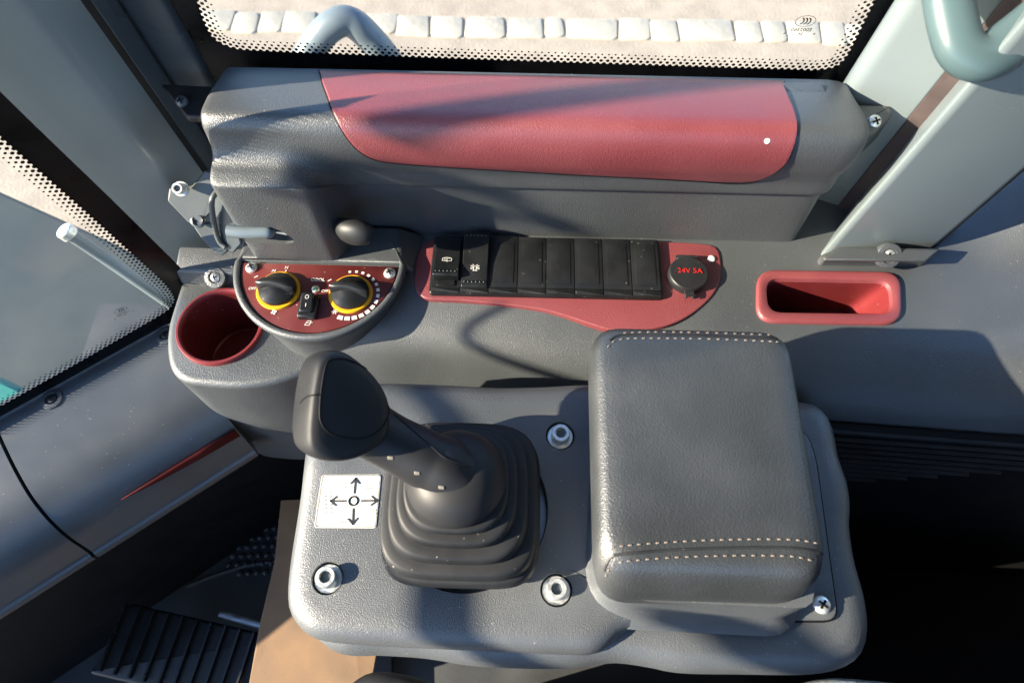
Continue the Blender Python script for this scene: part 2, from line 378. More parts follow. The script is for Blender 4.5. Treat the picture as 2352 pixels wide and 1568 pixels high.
def window(name, label, p0, e, upv, inner, width, extent, dotrows, dotstep, dot_r, marks):
    """pane + frit band + frit dots on the plane p0,e,upv; inner = solid-band inner edge as picture polyline"""
    nrm = e.cross(upv).normalized()
    if (C0-p0).dot(nrm) < 0: nrm = -nrm
    root = thing(name, label, 'window', p0)
    corners = [p0+e*a+upv*b for a, b in extent]
    mk('glass_pane', *loft([shift(corners, -nrm*.004), corners]), 'glass', root, smooth=False)
    path = catmull([PL(x, y, p0, nrm) for x, y in inner], 10)
    path = resample(path, 160, False); n = len(path); out = []; nr = []
    for i in range(n):
        t = (path[min(i+1, n-1)]-path[max(i-1, 0)]).normalized(); o_ = t.cross(nrm)
        nr.append(o_)
    cen = sum(path, V())/n
    if sum((path[i]-cen).dot(nr[i]) for i in range(n)) < 0: nr = [-q for q in nr]
    lf = nrm*.0006
    vs = [p+lf for p in path]+[p+q*width+lf for p, q in zip(path, nr)]
    mk('frit_band', vs, [(i, i+1, n+i+1, n+i) for i in range(n-1)], 'frit', root, smooth=False, fix=False)
    fr = frame(nrm, e); parts = []; L = sum((path[i+1]-path[i]).length for i in range(n-1)); cnt = int(L/dotstep)
    pp = resample(path, cnt*2+1, False); nn = len(pp)
    for row in range(dotrows):
        f = row/dotrows; rr = dot_r*(1-.72*f)
        for k in range(cnt):
            i = 2*k+(row % 2); t = (pp[min(i+1, nn-1)]-pp[max(i-1, 0)]).normalized(); q = t.cross(nrm)
            j = min(int(i/nn*n), n-1)
            if q.dot(nr[j]) < 0: q = -q
            parts.append(disc(pp[i]-q*(row*dotstep*.62)+lf, rr, fr, 8))
    o = join_geo('frit_dots', parts, 'frit', root, smooth=False); o['kind'] = 'stuff'
    return root, nrm, fr
# side window behind the trim box
e1 = V((1, 0, 0)); p1 = V((0, .402, .12))
sw, swn, swf = window('side_window', 'side window with black dotted border above the red padded trim box', p1, e1, AX,
    [(398, -120), (430, -50), (452, 0), (468, 48), (490, 86), (530, 108), (600, 116), (900, 128), (1200, 139), (1500, 149), (1800, 158), (1870, 160), (1920, 152), (1945, 128), (1960, 100), (1985, 50), (2010, 0), (2035, -50), (2070, -120)],
    .06, [(-.36, -.06), (.36, -.06), (.36, .5), (-.36, .5)], 4, .0047, .0016, None)
def ccc(x, y, p0, nrm, fr, s, parent, mirror, body, nums, spin=0):
    c = PL(x, y, p0, nrm); ex, ey, ez = fr
    if spin: ex, ey = ex*math.cos(spin)+ey*math.sin(spin), ey*math.cos(spin)-ex*math.sin(spin)
    f2 = (ex, ey, ez); sg = -1 if mirror else 1
    el = [(math.cos(a*math.pi/18)*s*1.25, math.sin(a*math.pi/18)*s*.85) for a in range(37)]
    lines = [el]
    strokes('approval_mark', lines, s*.07, c, f2, 'ink', parent, .0012)
    for k in (-1, 0, 1):
        arc = [(sg*(k*s*.42-.02*s-math.cos(a*math.pi/16)*s*.42+.25*s), math.sin(a*math.pi/16)*s*.5) for a in range(-6, 7)]
        strokes('approval_mark', [arc], s*.16, c, f2, 'ink', parent, .0012)
    text('lettering', body, s*.75, c-ey*s*1.38, f2, 'ink', parent, .0012, mirror)
    text('lettering', nums, s*.6, c-ey*s*2.05+ex*s*.3*sg, f2, 'ink', parent, .0012, mirror)
    for q in (-2.1, 1.7):
        mk('lettering', [c-ey*s*2.1+ex*s*q+ez*.0012, c-ey*s*2.1+ex*s*(q+.3)+ez*.0012, c-ey*s*1.8+ex*s*(q+.3)+ez*.0012], [(0, 1, 2)], 'ink', parent, smooth=False)
ccc(1850, 46, p1, swn, swf, .0052, sw, True, 'E002360', '24 ......')
# front corner window at the left
SZ = -.10
pa, pb = P(412, 728, SZ), P(0, 957, SZ); e2 = (pb-pa).normalized()
fw, fwn, fwf = window('front_corner_window', 'front corner window with black dotted border left of the wide pillar', pa, e2, AX,
    [(-260, 85), (-120, 205), (0, 312), (100, 400), (200, 488), (300, 578), (368, 640), (392, 668), (400, 688), (392, 704), (372, 720), (300, 762), (200, 820), (100, 876), (0, 932), (-150, 1016)],
    .019, [(-.02, -.02), (.5, -.02), (.5, .75), (-.02, .75)], 4, .0047, .00165, None)
fx, fy, fz = fwf
ccc(276, 710, pa, fwn, (-fx if fx.x < 0 else fx, fy if fy.z > 0 else -fy, fz), .0042, fw, True, 'E002360', '24 ......', -.1)
rod = [P(153, 533, -.06), P(240, 592, -.10), P(398, 702, -.17)]
ro = thing('support_rod', 'slim metal rod with a flat round end cap outside the front corner glass', 'rod', rod[2])
tube('shaft', rod, .0062, 'rail', ro, 16, 4)
d_ = (rod[0]-rod[1]).normalized(); lathe('end_cap', rod[0], [(.0085, -.004), (.0085, .003), (.0075, .004), (.001, .0042)], 'zinc', ro, 24, frame(d_))
rb = [P(-150, 862, -.07), P(0, 965, -.0635)]

# ================================================================== FRONT SILL PANEL (left)
ein = V((-e2.y, e2.x, 0)); ein = ein if ein.x > 0 else -ein
def sillp(s, w, z): return pa+e2*s+ein*w+V((0, 0, z-SZ))
prof = [(-.012, -.098), (.0, -.0985), (.004, -.1005), (.03, -.102), (.055, -.105), (.078, -.111), (.095, -.121), (.107, -.134), (.115, -.148), (.120, -.163), (.124, -.174), (.1275, -.178), (.128, -.184), (.122, -.192), (.09, -.202), (-.012, -.202)]
def sill_loft(name, s0, s1, dz, m, parent):
    pp = catmull([(w, z+dz, 0) for w, z in prof[:13]], 5)+[V((w, z+dz, 0)) for w, z in prof[13:]]
    return mk(name, *loft([[sillp(s, p.x, p.y) for p in pp] for s in (s0, s0+.01, (s0+s1)/2, s1-.01, s1)]), m, parent, angle=50)
fs = thing('front_sill', 'grey-blue plastic sill panel under the front corner glass, screwed down', 'sill panel', pa)
sill_loft('sill_panel', .012, .1755, 0, 'sill', fs)
sill_loft('sill_panel', .1782, .55, .0008, 'sill', fs)
fwl = [sillp(-.15, .085, -.204), sillp(.6, .085, -.204), sillp(.6, -.01, -.204), sillp(-.15, -.01, -.204)]
struct(mk('footwell_wall', *loft([up(fwl, -.32), fwl]), 'darkp', None, smooth=False))  # near-black colour adds the shade under the sill overhang
# red accent strip on the inner face
st = []
for s, w0, z0, w1, z1 in [(.013, .1125, -.1390, .1165, -.1480), (.05, .1125, -.1390, .1158, -.1465), (.09, .1125, -.1390, .1145, -.1435), (.124, .1125, -.1390, .1128, -.1394)]:
    st.append([sillp(s, w0+.0006, z0+.0003), sillp(s, w1+.0006, z1+.0003)])
mk('accent_strip', [p for q in st for p in q], [(0, 1, 3, 2), (2, 3, 5, 4), (4, 5, 7, 6)], 'strip', fs, solid=.001)
nn = V((0, 0, 1))
for (x_, y_) in ((122, 918), (383, 772)): screw(P(x_, y_, SZ-.0025)+V((0, 0, .0008)), .0045, fs, (.02, -.02, 1), .0098, head='blackm', wash='sill')

# ================================================================== SIDE CONSOLE
def sstep(a, b, x):
    t = max(0, min(1, (x-a)/(b-a))); return t*t*(3-2*t)
def fold(x):
    pts = [(-.3, .245), (-.09, .241), (.07, .224), (.23, .203), (.45, .192), (.8, .185)]
    for (a, fa), (b, fb) in zip(pts[:-1], pts[1:]):
        if x <= b: return lerp(fa, fb, max(0, (x-a)/(b-a)))
    return pts[-1][1]
sc = thing('side_console', 'long grey grained side console carrying the switches, knobs and pockets', 'console', (.1, .3, 0))
rings = []
for i in range(61):
    x = -.165+i/60*.83; f = fold(x); bul = .055*sstep(.35, .46, x)
    def zz(y, z): return z+bul*sstep(.285, .40, y)
    pr = [(.46, .0), (.40, .0), (.36, .0), (.335, .0), (.31, 0), (f+.055, -.0005), (f+.036, -.003), (f+.018, -.009), (f+.007, -.016), (f-.002, -.028), (f-.010, -.05), (f-.018, -.08), (f-.03, -.14), (f-.05, -.30), (f-.05, -.50)]
    cv = catmull([(y, zz(y, z), 0) for y, z in pr], 4)
    rings.append([V((x, p.x, p.y)) for p in cv]+[V((x, .46, -.50))])
body = mk('console_body', *loft(rings), 'grey', sc, angle=60)
# cutters
def cutter(ring, lo, hi): return mk('cutter', *loft([shift(ring, V((0, 0, lo))), shift(ring, V((0, 0, hi)))]), 'grey', None, smooth=False)
pk = rounded([P(1760, 645, 0), P(2040, 650, 0), P(2046, 722, 0), P(1765, 718, 0)], .010, 6)
swr = rounded([(-.0745, .278, 0), (.1115, .279, 0), (.1115, .3345, 0), (-.0745, .3335, 0)], .004, 4)
cut(body, [cutter(offs(pk, .0025), -.06, .05), cutter(swr, -.02, .05)])

# storage pocket
sp = thing('storage_pocket', 'empty red rectangular storage pocket with rounded rim, right of the socket', 'pocket', P(1900, 690, 0))
outr = rounded([P(1737, 622, 0), P(2067, 627, 0), P(2070, 748, 0), P(1735, 742, 0)], .016, 8)
N = 72; o_r, i_r = resample(outr, N), resample(pk, N)
def align(a, b):
    k = min(range(len(b)), key=lambda k: sum((a[i]-b[(i+k) % len(b)]).length for i in range(0, len(a), 6))); return b[k:]+b[:k]
i_r = align(o_r, i_r)
bot = [V((lerp(p.x, .248, .10)-.004, lerp(p.y, .29, .12)+.004, -.052)) for p in i_r]
rr = [up(o_r, -.002), up(o_r, .0016), up(offs(o_r, -.0012), .0028), up(offs(o_r, -.003), .0032), up(offs(i_r, .0035), .0030), up(offs(i_r, .0012), .0022), up(i_r, -.001), bot]
mk('pocket_rim', *loft(rr[:7], True, False, False), 'red', sp, angle=50)
mk('pocket_tray', *loft(rr[6:], True, False, True), 'redsmooth', sp, angle=50)

# ---- switch panel
sp2 = thing('switch_panel', 'red switch plate with a row of two black rocker switches and six blanks', 'switch panel', (.03, .30, 0))
ol = [(1000, 549), (1200, 551), (1500, 554), (1620, 560), (1648, 572), (1656, 598), (1655, 640), (1635, 680), (1590, 720), (1540, 745), (1480, 757), (1410, 758), (1360, 745), (1300, 725), (1240, 710), (1150, 698), (1060, 690), (985, 686), (960, 674), (951, 650), (955, 600), (966, 570), (982, 556)]
rg = resample(catmull([P(x, y, .0015) for x, y in ol], 6, True), 120)
pl = plate('switch_plate', rg, .006, 'red', sp2, .0012, 3)
cut(pl, [cutter(swr, -.02, .05)])
# black switch frame
fr_o = rounded([(-.0745, .2775, .0055), (.1115, .2785, .0055), (.1115, .3345, .0055), (-.0745, .3335, .0055)], .0035, 4)
plate('switch_frame', fr_o, .02, 'black', sp2, .0014, 3)
x0, pitch = -.0728, .02285
for i in range(8):
    xa, xb = x0+i*pitch+.0002, x0+(i+1)*pitch-.0002; ya = .2836+i*.00013; yb = .3325+i*.00013; xc = (xa+xb)/2
    if i < 2:
        root = sp2
        hi0, hi1 = ((.0115, .0065) if i == 0 else (.0095, .0135))       # back / front edge heights of the tipped rocker
        hi0, hi1 = ((.0075, .0140) if i == 0 else (.0135, .0085))
        yk = lerp(ya, yb, .5)
        ya2 = ya+(.006 if i == 0 else -.001)
        prf = [(ya2, .004), (ya2, hi1-.0012), (ya2+.0012, hi1), (lerp(ya2, yb, .45), lerp(hi1, hi0, .5)-.0012), (yb-.0012, hi0), (yb, hi0-.0012), (yb, .004)]
        vs, fsx = loft([[V((xx, y, z)) for y, z in prf] for xx in (xa+.0009, xb-.0009)])
        rk = mk('rocker_switch', vs, fsx, 'black', sp2, bevel=.0007, bseg=2, angle=50)
        if i == 0: box('rocker_lip', (xc, ya+.0035, .0056), .0145, .005, .002, 'black', rk, bevel=.0004)
        def top(y): 
            if y < lerp(ya2, yb, .45): return lerp(hi1, lerp(hi1, hi0, .5)-.0012, (y-ya2)/(lerp(ya2, yb, .45)-ya2))
            return lerp(lerp(hi1, hi0, .5)-.0012, hi0, (y-lerp(ya2, yb, .45))/(yb-lerp(ya2, yb, .45)))
        for yy in ((ya2+.0045,) if i == 0 else (ya2+.0045, yb-.0035)):
            g = []
            for k in range(6):
                c = V((xc+(k-2.5)*.0031, yy, top(yy)-.0002)); 
                g.append(loft([circ(c+V((0, 0, h)), r, 10) for r, h in ((.00105, 0), (.0009, .0005), (.0005, .0009), (.0001, .001))]))
            q = join_geo('grip_dots', g, 'black', rk); q['kind'] = 'stuff'
        yi = lerp(ya2, yb, .38 if i == 0 else .33); zi = top(yi)+.0002
        dy = (top(yi+.004)-top(yi-.004))/.008; fi = (V((1, 0, 0)), V((0, 1, dy)).normalized(), V((0, -dy, 1)).normalized())
        org = V((xc, yi, zi)); u = .001
        if i == 0:
            L = [[(-3.6*u, -1.4*u), (3.6*u, -1.4*u), (3.6*u, 1.6*u), (-3.6*u, 1.6*u), (-3.6*u, -1.4*u)], [(-2.4*u, .6*u), (.2*u, -2.2*u)], [(0, 1.6*u), (0, .9*u)], [(0, .5*u), (0, -.2*u)], [(0, -.5*u), (0, -1*u)]]
            L += [[(k*1.1*u-.3*u, (2.5-abs(k)*.18)*u), (k*1.1*u+.3*u, (2.5-abs(k)*.18)*u)] for k in (-2, -1, 0, 1, 2)]
            L += [[(.0, -2.3*u), (.4*u, -2.3*u)], [(-.1*u, -2.1*u), (.4*u, -2.1*u)]]
        else:
            arc = [(math.cos(a*math.pi/8)*1.0*u, (1.0+math.sin(a*math.pi/8))*u) for a in range(0, 9)]
            L = [[(1.0*u, -2.0*u)]+arc+[(-1.0*u, -2.0*u)], [(-1.9*u, -2.3*u), (1.9*u, -2.3*u)]]
            for sx in (-1, 1):
                for (ax_, ay, bx_, by) in ((1.5, .6, 3.5, .2), (1.5, 1.3, 3.4, 2.2), (1.4, -.2, 3.4, -1.0), (1.0, 2.4, 2.0, 3.2)):
                    L.append([(sx*ax_*u, ay*u), (sx*bx_*u, by*u)])
        strokes('printed_symbol', L, .00042, org, fi, 'white', rk, .0006)
    else:
        rg = rounded([(xa, ya, .0068), (xb, ya, .0068), (xb, yb, .0068), (xa, yb, .0068)], .0006, 2)
        bl = plate('blank_cover', rg, .004, 'black', sp2, .0004, 2)
        r2 = rounded([(xa+.0028, ya+.0042, .0074), (xb-.0030, ya+.0042, .0074), (xb-.0030, yb-.005, .0074), (xa+.0028, yb-.005, .0074)], .0006, 2)
        plate('raised_centre', up(r2, -.0002), .002, 'black', bl, .0003, 2)
    # lower moulding of each module
    rg = rounded([(xa, ya-.0052, .0062), (xb, ya-.0052, .0062), (xb, ya-.0007, .0068), (xa, ya-.0007, .0068)], .0004, 2)
    plate('module_foot', rg, .003, 'black', sp2, .0006, 2)
# socket
so_c = P(1578, 636, .0025); SK = thing('power_socket', 'round black power socket cap lettered 24V 5A on the red switch plate', 'socket', so_c)
cap = lathe('socket_cap', so_c, [(.0158, -.001), (.0162, .002), (.0158, .0055), (.0148, .0066), (.0, .0072)], 'blackm', SK, 40)
text('cap_lettering', '24V 5A', .0066, so_c+V((.0008, .0012, .0072)), UPF, 'redprint', cap, .0002)
box('hinge', so_c+V((0, .0165, .002)), .0155, .0042, .005, 'blackm', SK, bevel=.0008)
tube('hinge_pin', [so_c+V((-.0088, .0165, .0046)), so_c+V((.0088, .0165, .0046))], .0011, 'blackm', SK, 10, 0)
box('pull_tab', so_c+V((-.0005, -.0172, .0035)), .0078, .0065, .002, 'blackm', SK, bevel=.0005)
for sx in (-1, 1): box('tab_prong', so_c+V((-.0005+sx*.0026, -.0205, .0034)), .0018, .003, .0018, 'blackm', SK, bevel=.0003)
lathe('plate_rivet', P(1634, 594, .0022), [(.0031, -.001), (.0031, .0004), (.0024, .0009), (.0003, .001)], 'paper', sp2, 14)

# ---- climate pod
PC = V((-.163, .300, .010)); PR = .0625
cp = thing('climate_panel', 'half-round dark red climate panel with two yellow-ringed knobs', 'control panel', PC)
def half(r, z, back, n=48):
    pts = [V((PC.x+r*math.cos(math.pi+math.pi*i/n), PC.y+r*math.sin(math.pi+math.pi*i/n), z)) for i in range(n+1)]
    bw = r-.010 if back > .01 else r; pts += [V((PC.x+bw, PC.y+back, z)), V((PC.x-bw, PC.y+back, z))]; return pts
bk = .022
rings = [half(.050, -.22, bk), half(.056, -.07, bk), half(.0640, -.012, bk), half(.0675, .002, bk), half(.0690, .0065, bk), half(.0690, .0095, bk), half(.0678, .0112, bk), half(.0655, .0116, bk), half(.0640, .0108, .0018), half(.0636, .0075, .0014)]
mk('pod_body', *loft(rings), 'grey', cp, angle=50)
sh1 = [V((x, y, .0113)) for x, y in ((-.2305, .3015), (-.0965, .3015), (-.102, .337), (-.226, .337))]; sh0 = [V((x, y, -.003)) for x, y in ((-.231, .2995), (-.0885, .2990), (-.078, .337), (-.230, .337))]
mk('pod_shelf', *loft([sh0, sh1]), 'grey', cp, bevel=.003, bseg=3)
fpl = [V((PC.x+PR*math.cos(math.pi+math.pi*i/48), PC.y+PR*math.sin(math.pi+math.pi*i/48), .0096)) for i in range(49)]
fpl = fpl[2:-2]; fpl = [V((PC.x-PR*.99, PC.y-.001, .0096))]+fpl+[V((PC.x+PR*.99, PC.y-.001, .0096))]
plate('faceplate', fpl, .003, 'face', cp, .0003, 2)
FZ = .0098
def onface(x, y): return P(x, y, FZ)
for (x_, y_) in ((578, 615), (895, 628)): screw(onface(x_, y_), .0048, cp, spin=.5)
for ki, (x_, y_) in enumerate(((640, 668), (806, 676))):
    c = onface(x_, y_); c.z = FZ
    k = lathe('knob', c, [(.0147, 0), (.0147, .0035), (.0143, .0046), (.0060, .0085), (.002, .0092)], 'black', cp, 44)
    lathe('dial_ring', c, [(.0172, -.0005), (.0172, .0012), (.0167, .0018), (.0150, .0018)], 'yellow', k, 44)
    # grip bar across the knob: an upright curved fin
    ang = math.radians(-8); ex = V((math.cos(ang), math.sin(ang), 0)); ey = V((-ex.y, ex.x, 0))
    sec = []
    for i in range(13):
        t = -1+2*i/12; h = .0135-.0022*t*t; bow = .0022*(1-t*t)-.0005
        p = c+ex*(.0147*t); w = .0030*math.sqrt(max(.12, 1-(abs(t)**5)))
        b0_ = [(-w-.0022, .003), (-w-.0009, h*.6), (-w, h-.0008), (-w+.0009, h), (w-.0009, h), (w, h-.0008), (w+.0009, h*.6), (w+.0022, .003)]
        sec.append([p+ey*(a+bow)+V((0, 0, z)) for a, z in b0_])
    mk('grip_bar', *loft(sec), 'black', k, angle=45)
    q = c-ex*.0142; strokes('pointer_mark', [[(-.0012, .0010), (.0008, .0024)]], .0007, q+V((0, .0006, .0118)), UPF, 'white', k, .0016)
text('lettering', 'OFF', .0034, onface(579, 663), UPF, 'white', cp, .0003, shear=.2)
text('lettering', 'OFF', .0032, onface(746, 669), UPF, 'white', cp, .0003, shear=.2)
text('lettering', 'COOL', .0039, onface(730, 643), UPF, 'white', cp, .0003, shear=.1, bold=.00003)
text('lettering', 'H', .0039, onface(658, 615), UPF, 'white', cp, .0003, shear=.15)
text('lettering', 'M', .0039, onface(628, 623), UPF, 'white', cp, .0003, shear=.3)
for (x_, y_) in ((590, 666), (657, 622), (752, 668)):
    v_, f_ = disc(onface(x_, y_)+V((0, 0, .0003)), .0006, UPF, 12); mk('lettering', v_, f_, 'white', cp, smooth=False, fix=False)
# growing white blocks round the right knob
kc = onface(806, 676); g = []
for i in range(15):
    a = math.radians(100-i*14.6); r0, r1 = .0200, .0218+.0016*i/14; hw = .0009+.0011*i/14
    d1 = V((math.cos(a), math.sin(a), 0)); t1 = V((-d1.y, d1.x, 0))
    g.append(([kc+d1*r0-t1*hw, kc+d1*r1-t1*hw*1.15, kc+d1*r1+t1*hw*1.15, kc+d1*r0+t1*hw], [(0, 1, 2, 3)]))
for v_, f_ in g: 
    for p in v_: p.z += .0003
    mk('scale_block', v_, f_, 'white', cp, smooth=False, fix=False)
# snowflake, fan and recirculation symbols
strokes('printed_symbol', [[(math.cos(a)*.0022, math.sin(a)*.0022), (-math.cos(a)*.0022, -math.sin(a)*.0022)] for a in (0, 1.047, 2.094)], .0005, onface(769, 716), UPF, 'white', cp)
fb = []
for k in range(4):
    a = k*math.pi/2+.4; fb.append(disc(onface(629, 717)+V((math.cos(a)*.0014, math.sin(a)*.0014, .0003)), .0009, UPF, 10))
join_geo('printed_symbol', fb, 'white', cp, smooth=False)
u = .001
strokes('printed_symbol', [[(-2.6*u, -1.9*u), (1.4*u, -1.9*u), (2.0*u, 1.9*u), (-.6*u, 1.9*u), (-2.6*u, -1.9*u)], [(-1.5*u, 0), (3.2*u, .5*u)]], .0004, onface(708, 742), UPF, 'white', cp)
ic = onface(725, 665); ll = lathe('indicator_lamp', ic, [(.0032, -.001), (.0032, .0006), (.0028, .0013), (.0025, .0015)], 'zinc', cp, 20)
lathe('lens', ic, [(.0022, .0010), (.0019, .0018), (.0011, .0023), (.0001, .0025)], 'led', ll, 16)
rc = onface(711, 708); rc.z = FZ
bz = box('rocker_button', rc+V((0, 0, .0022)), .0145, .0205, .0062, 'black', cp, bevel=.0012)
box('rocker_cap', rc+V((-.0004, .0012, .0058)), .0098, .0160, .0052, 'black', bz, (V((1, 0, 0)), V((0, 1, .10)).normalized(), V((0, -.10, 1)).normalized()), bevel=.0010)
tf = (V((1, 0, 0)), V((0, 1, .10)).normalized(), V((0, -.10, 1)).normalized())
strokes('printed_symbol', [[(math.cos(a*math.pi/8)*.0013, math.sin(a*math.pi/8)*.0015) for a in range(17)]], .0004, rc+V((-.0004, .0050, .0088)), tf, 'white', bz, .0004)
strokes('printed_symbol', [[(0, -.0013), (0, .0013)]], .0004, rc+V((-.0004, -.0018, .0082)), tf, 'white', bz, .0004)

# ---- cup holder
cz = -.05; ccn = P(508, 750, cz)
ch = thing('cup_holder', 'round red-rimmed cup holder in a grey boss beside the climate panel', 'cup holder', ccn)
bo = rounded([(-.306, .326, cz), (-.3075, .262, cz), (-.290, .219, cz), (-.215, .214, cz), (-.150, .245, cz), (-.150, .326, cz)], [.004, .03, .05, .06, .01, .004], 10)
boss = plate('boss', bo, .20, 'grey', ch, .006, 5)
cut(boss, [cutter(circ(ccn, .0335, 48), -.085, .05)])
lathe('rim', ccn, [(.0325, -.02), (.0333, .001), (.0338, .0028), (.0350, .0040), (.0366, .0040), (.0376, .0028), (.0378, -.001)], 'redsmooth', ch, 64, cap0=False, cap1=False)
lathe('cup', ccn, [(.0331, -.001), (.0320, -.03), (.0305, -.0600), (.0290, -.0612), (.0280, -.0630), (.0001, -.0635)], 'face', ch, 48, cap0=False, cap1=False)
lathe('cup_base_ring', ccn+V((.002, 0, 0)), [(.0245, -.0628), (.0250, -.0605), (.0255, -.0628)], 'redsmooth', ch, 48, cap0=False, cap1=False)
# raised lip with a washered screw at the back of the boss
lp = [(-.305, .314), (-.230, .314), (-.228, .3165), (-.228, .335), (-.307, .335)]
mk('back_lip', *loft([[V((x, y, -.052)) for x, y in lp], [V((x*1, y+.004, -.036)) for x, y in lp], [V((x, y+.008, -.034)) for x, y in lp]]), 'grey', ch, bevel=.002)
screw(P(495, 637, -.040), .0042, ch, (0, -.55, .83), .0098)

# ================================================================== WINDOW TRIM BOX
tb = thing('trim_box', 'grey grained trim box with a red padded top under the side window', 'trim box', (0, .34, 0))
BLK = [(.388, .126), (.362, .134), (.341, .1375), (.3315, .1372), (.3258, .1310), (.3245, .122), (.322, .1125), (.316, .1065), (.308, .1045), (.3015, .1015), (.3003, .095), (.3005, .05), (.302, .013), (.303, .0122)]
CTR = [(.388, .126), (.362, .134), (.341, .1375), (.3312, .1370), (.3252, .1308), (.3228, .119), (.3245, .104), (.3285, .092), (.331, .083), (.3325, .0685), (.3368, .0665), (.3378, .045), (.339, .004), (.339, -.010)]
def prof_c(pts):
    return catmull([(a, b, 0) for a, b in pts], 5)
bkc, ctc = prof_c(BLK), prof_c(CTR); NP_ = len(ctc)
def trim_prof(x):
    out = []
    for j in range(NP_):
        r = j/5
        if r < 3: w = 0
        elif r < 9.5: w = 1-sstep(-.168, -.124, x)
        else: w = 1-sstep(-.152, -.126, x)
        if 8 < r < 9.5:
            w2 = 1-sstep(-.152, -.126, x); w = lerp(w, w2, (r-8)/1.5)
        out.append(ctc[j].lerp(bkc[j], w))
    return out
xs = [-.2165, -.2160, -.2140, -.2105]+[-.205+i*.004 for i in range(1, 24)]+[-.10+i*.02 for i in range(0, 15)]+[.198, .210, .218, .2225, .2245, .2250]
rings = []
for x in xs:
    e = max(0, (x-.210)/.015); e0 = max(0, (-.2105-x)/.006)
    k = .006*(1-math.sqrt(max(0, 1-e*e))) + .004*(1-math.sqrt(max(0, 1-e0*e0)))
    pr = trim_prof(x); ring = []
    for j, p in enumerate(pr):
        t = pr[min(j+1, NP_-1)]-pr[max(j-1, 0)]; nx = V((t.y, -t.x, 0)).normalized()
        if nx.x > .3: nx = -nx
        q = p-nx*(-k if False else 1)*0
        # pull rounded ends inward towards the box centre line
        cpt = V((.36, .06 if p.y < .07 else .11, 0)); dirv = (cpt-p).normalized(); q = p+dirv*k
        ring.append(V((x, q.x, q.y)))
    ring += [V((x, .388, -.010))]
    rings.append(ring)
hb = mk('trim_housing', *loft(rings), 'grey', tb, angle=62)
slot = [V((-.232, .27, .0345)), V((-.1835, .27, .0345)), V((-.1775, .27, .0365)), V((-.1755, .27, .0405)), V((-.181, .27, .0510)), V((-.188, .27, .0565)), V((-.232, .27, .0575))]
cut(hb, [mk('cutter', *loft([slot, shift(slot, V((0, .06, 0)))]), 'darkp', None, smooth=False)])
# red pad follows the box profile
def hitp(x, y):
    best = None
    for j in range(NP_-1):
        k = ray(x, y); p, q = ctc[j], ctc[j+1]
        # solve C0 + k t hits the segment in the y,z plane
        dy, dz = q.x-p.x, q.y-p.y; den = k.y*dz-k.z*dy
        if abs(den) < 1e-12: continue
        t = ((p.x-C0.y)*dz-(p.y-C0.z)*dy)/den
        s = ((C0.y+k.y*t-p.x)*dy+(C0.z+k.z*t-p.y)*dz)/(dy*dy+dz*dz)
        if -1e-6 <= s <= 1+1e-6 and (best is None or t < best[0]): best = (t, C0.x+k.x*t, j+s)
    return (best[1], best[2]) if best else None
edge = [(733, 163), (742, 195), (758, 240), (778, 285), (800, 320), (830, 350), (868, 368), (910, 374), (1000, 381), (1200, 393), (1400, 404), (1600, 415), (1690, 420), (1740, 414), (1780, 396), (1805, 372), (1815, 330), (1812, 280), (1805, 220), (1800, 190)]
eh = [hitp(*p) for p in edge]; eh = [q for q in eh if q]
L = catmull([(a, b, 0) for a, b in eh], 8); half_i = min(range(len(L)), key=lambda i: abs(L[i].x))
lmin, rmax = min(p.x for p in L), max(p.x for p in L)
def sbot(x):
    for a, b in zip(L[:-1], L[1:]):
        if (a.x-x)*(b.x-x) <= 0 and abs(a.x-b.x) > 1e-9:
            return lerp(a.y, b.y, (x-a.x)/(b.x-a.x))
    return L[0].y if x < 0 else L[-1].y
def surf(x, s, off):
    s = max(0, min(NP_-1.001, s)); j = int(s); p = ctc[j].lerp(ctc[min(j+1, NP_-1)], s-j)
    t = ctc[min(j+2, NP_-1)]-ctc[max(j-1, 0)]; nx = V((t.y, -t.x)).normalized() if False else V((-t.y, t.x)).normalized()
    if (V((.20, .30))-V((p.x, p.y))).dot(nx) < 0: nx = -nx
    return V((x, p.x+nx.x*off, p.y+nx.y*off))
NX, NS = 120, 40; vs = []; stop_ = 1.5
colx = [lerp(lmin+1e-4, rmax-1e-4, .5-.5*math.cos(math.pi*i/NX)) for i in range(NX+1)]
for i, x in enumerate(colx):
    sb = max(min(sbot(x), 40.2), stop_+.15)
    for j in range(NS+1):
        s = lerp(stop_, sb, j/NS); ed = min((x-lmin)/.004, (rmax-x)/.004, j/NS*8+.4, (1-j/NS)*9, 1); ed = max(0, ed)
        vs.append(surf(x, s, .0004+.0014*math.sqrt(1-(1-ed)**2)))
mk('red_pad', vs, [(i*(NS+1)+j, i*(NS+1)+j+1, (i+1)*(NS+1)+j+1, (i+1)*(NS+1)+j) for i in range(NX) for j in range(NS)], 'red', tb, angle=70, solid=.004, fix=True)
gl = [surf(p.x, p.y, .0001) for p in L]; tube('pad_gap', gl, .0009, 'darkp', tb, 6, 0)
lathe('pad_rivet', surf(*hitp(1760, 322), .0016), [(.0019, -.001), (.0019, .0004), (.0003, .0006)], 'paper', tb, 12, frame((0, -.8, .6)))
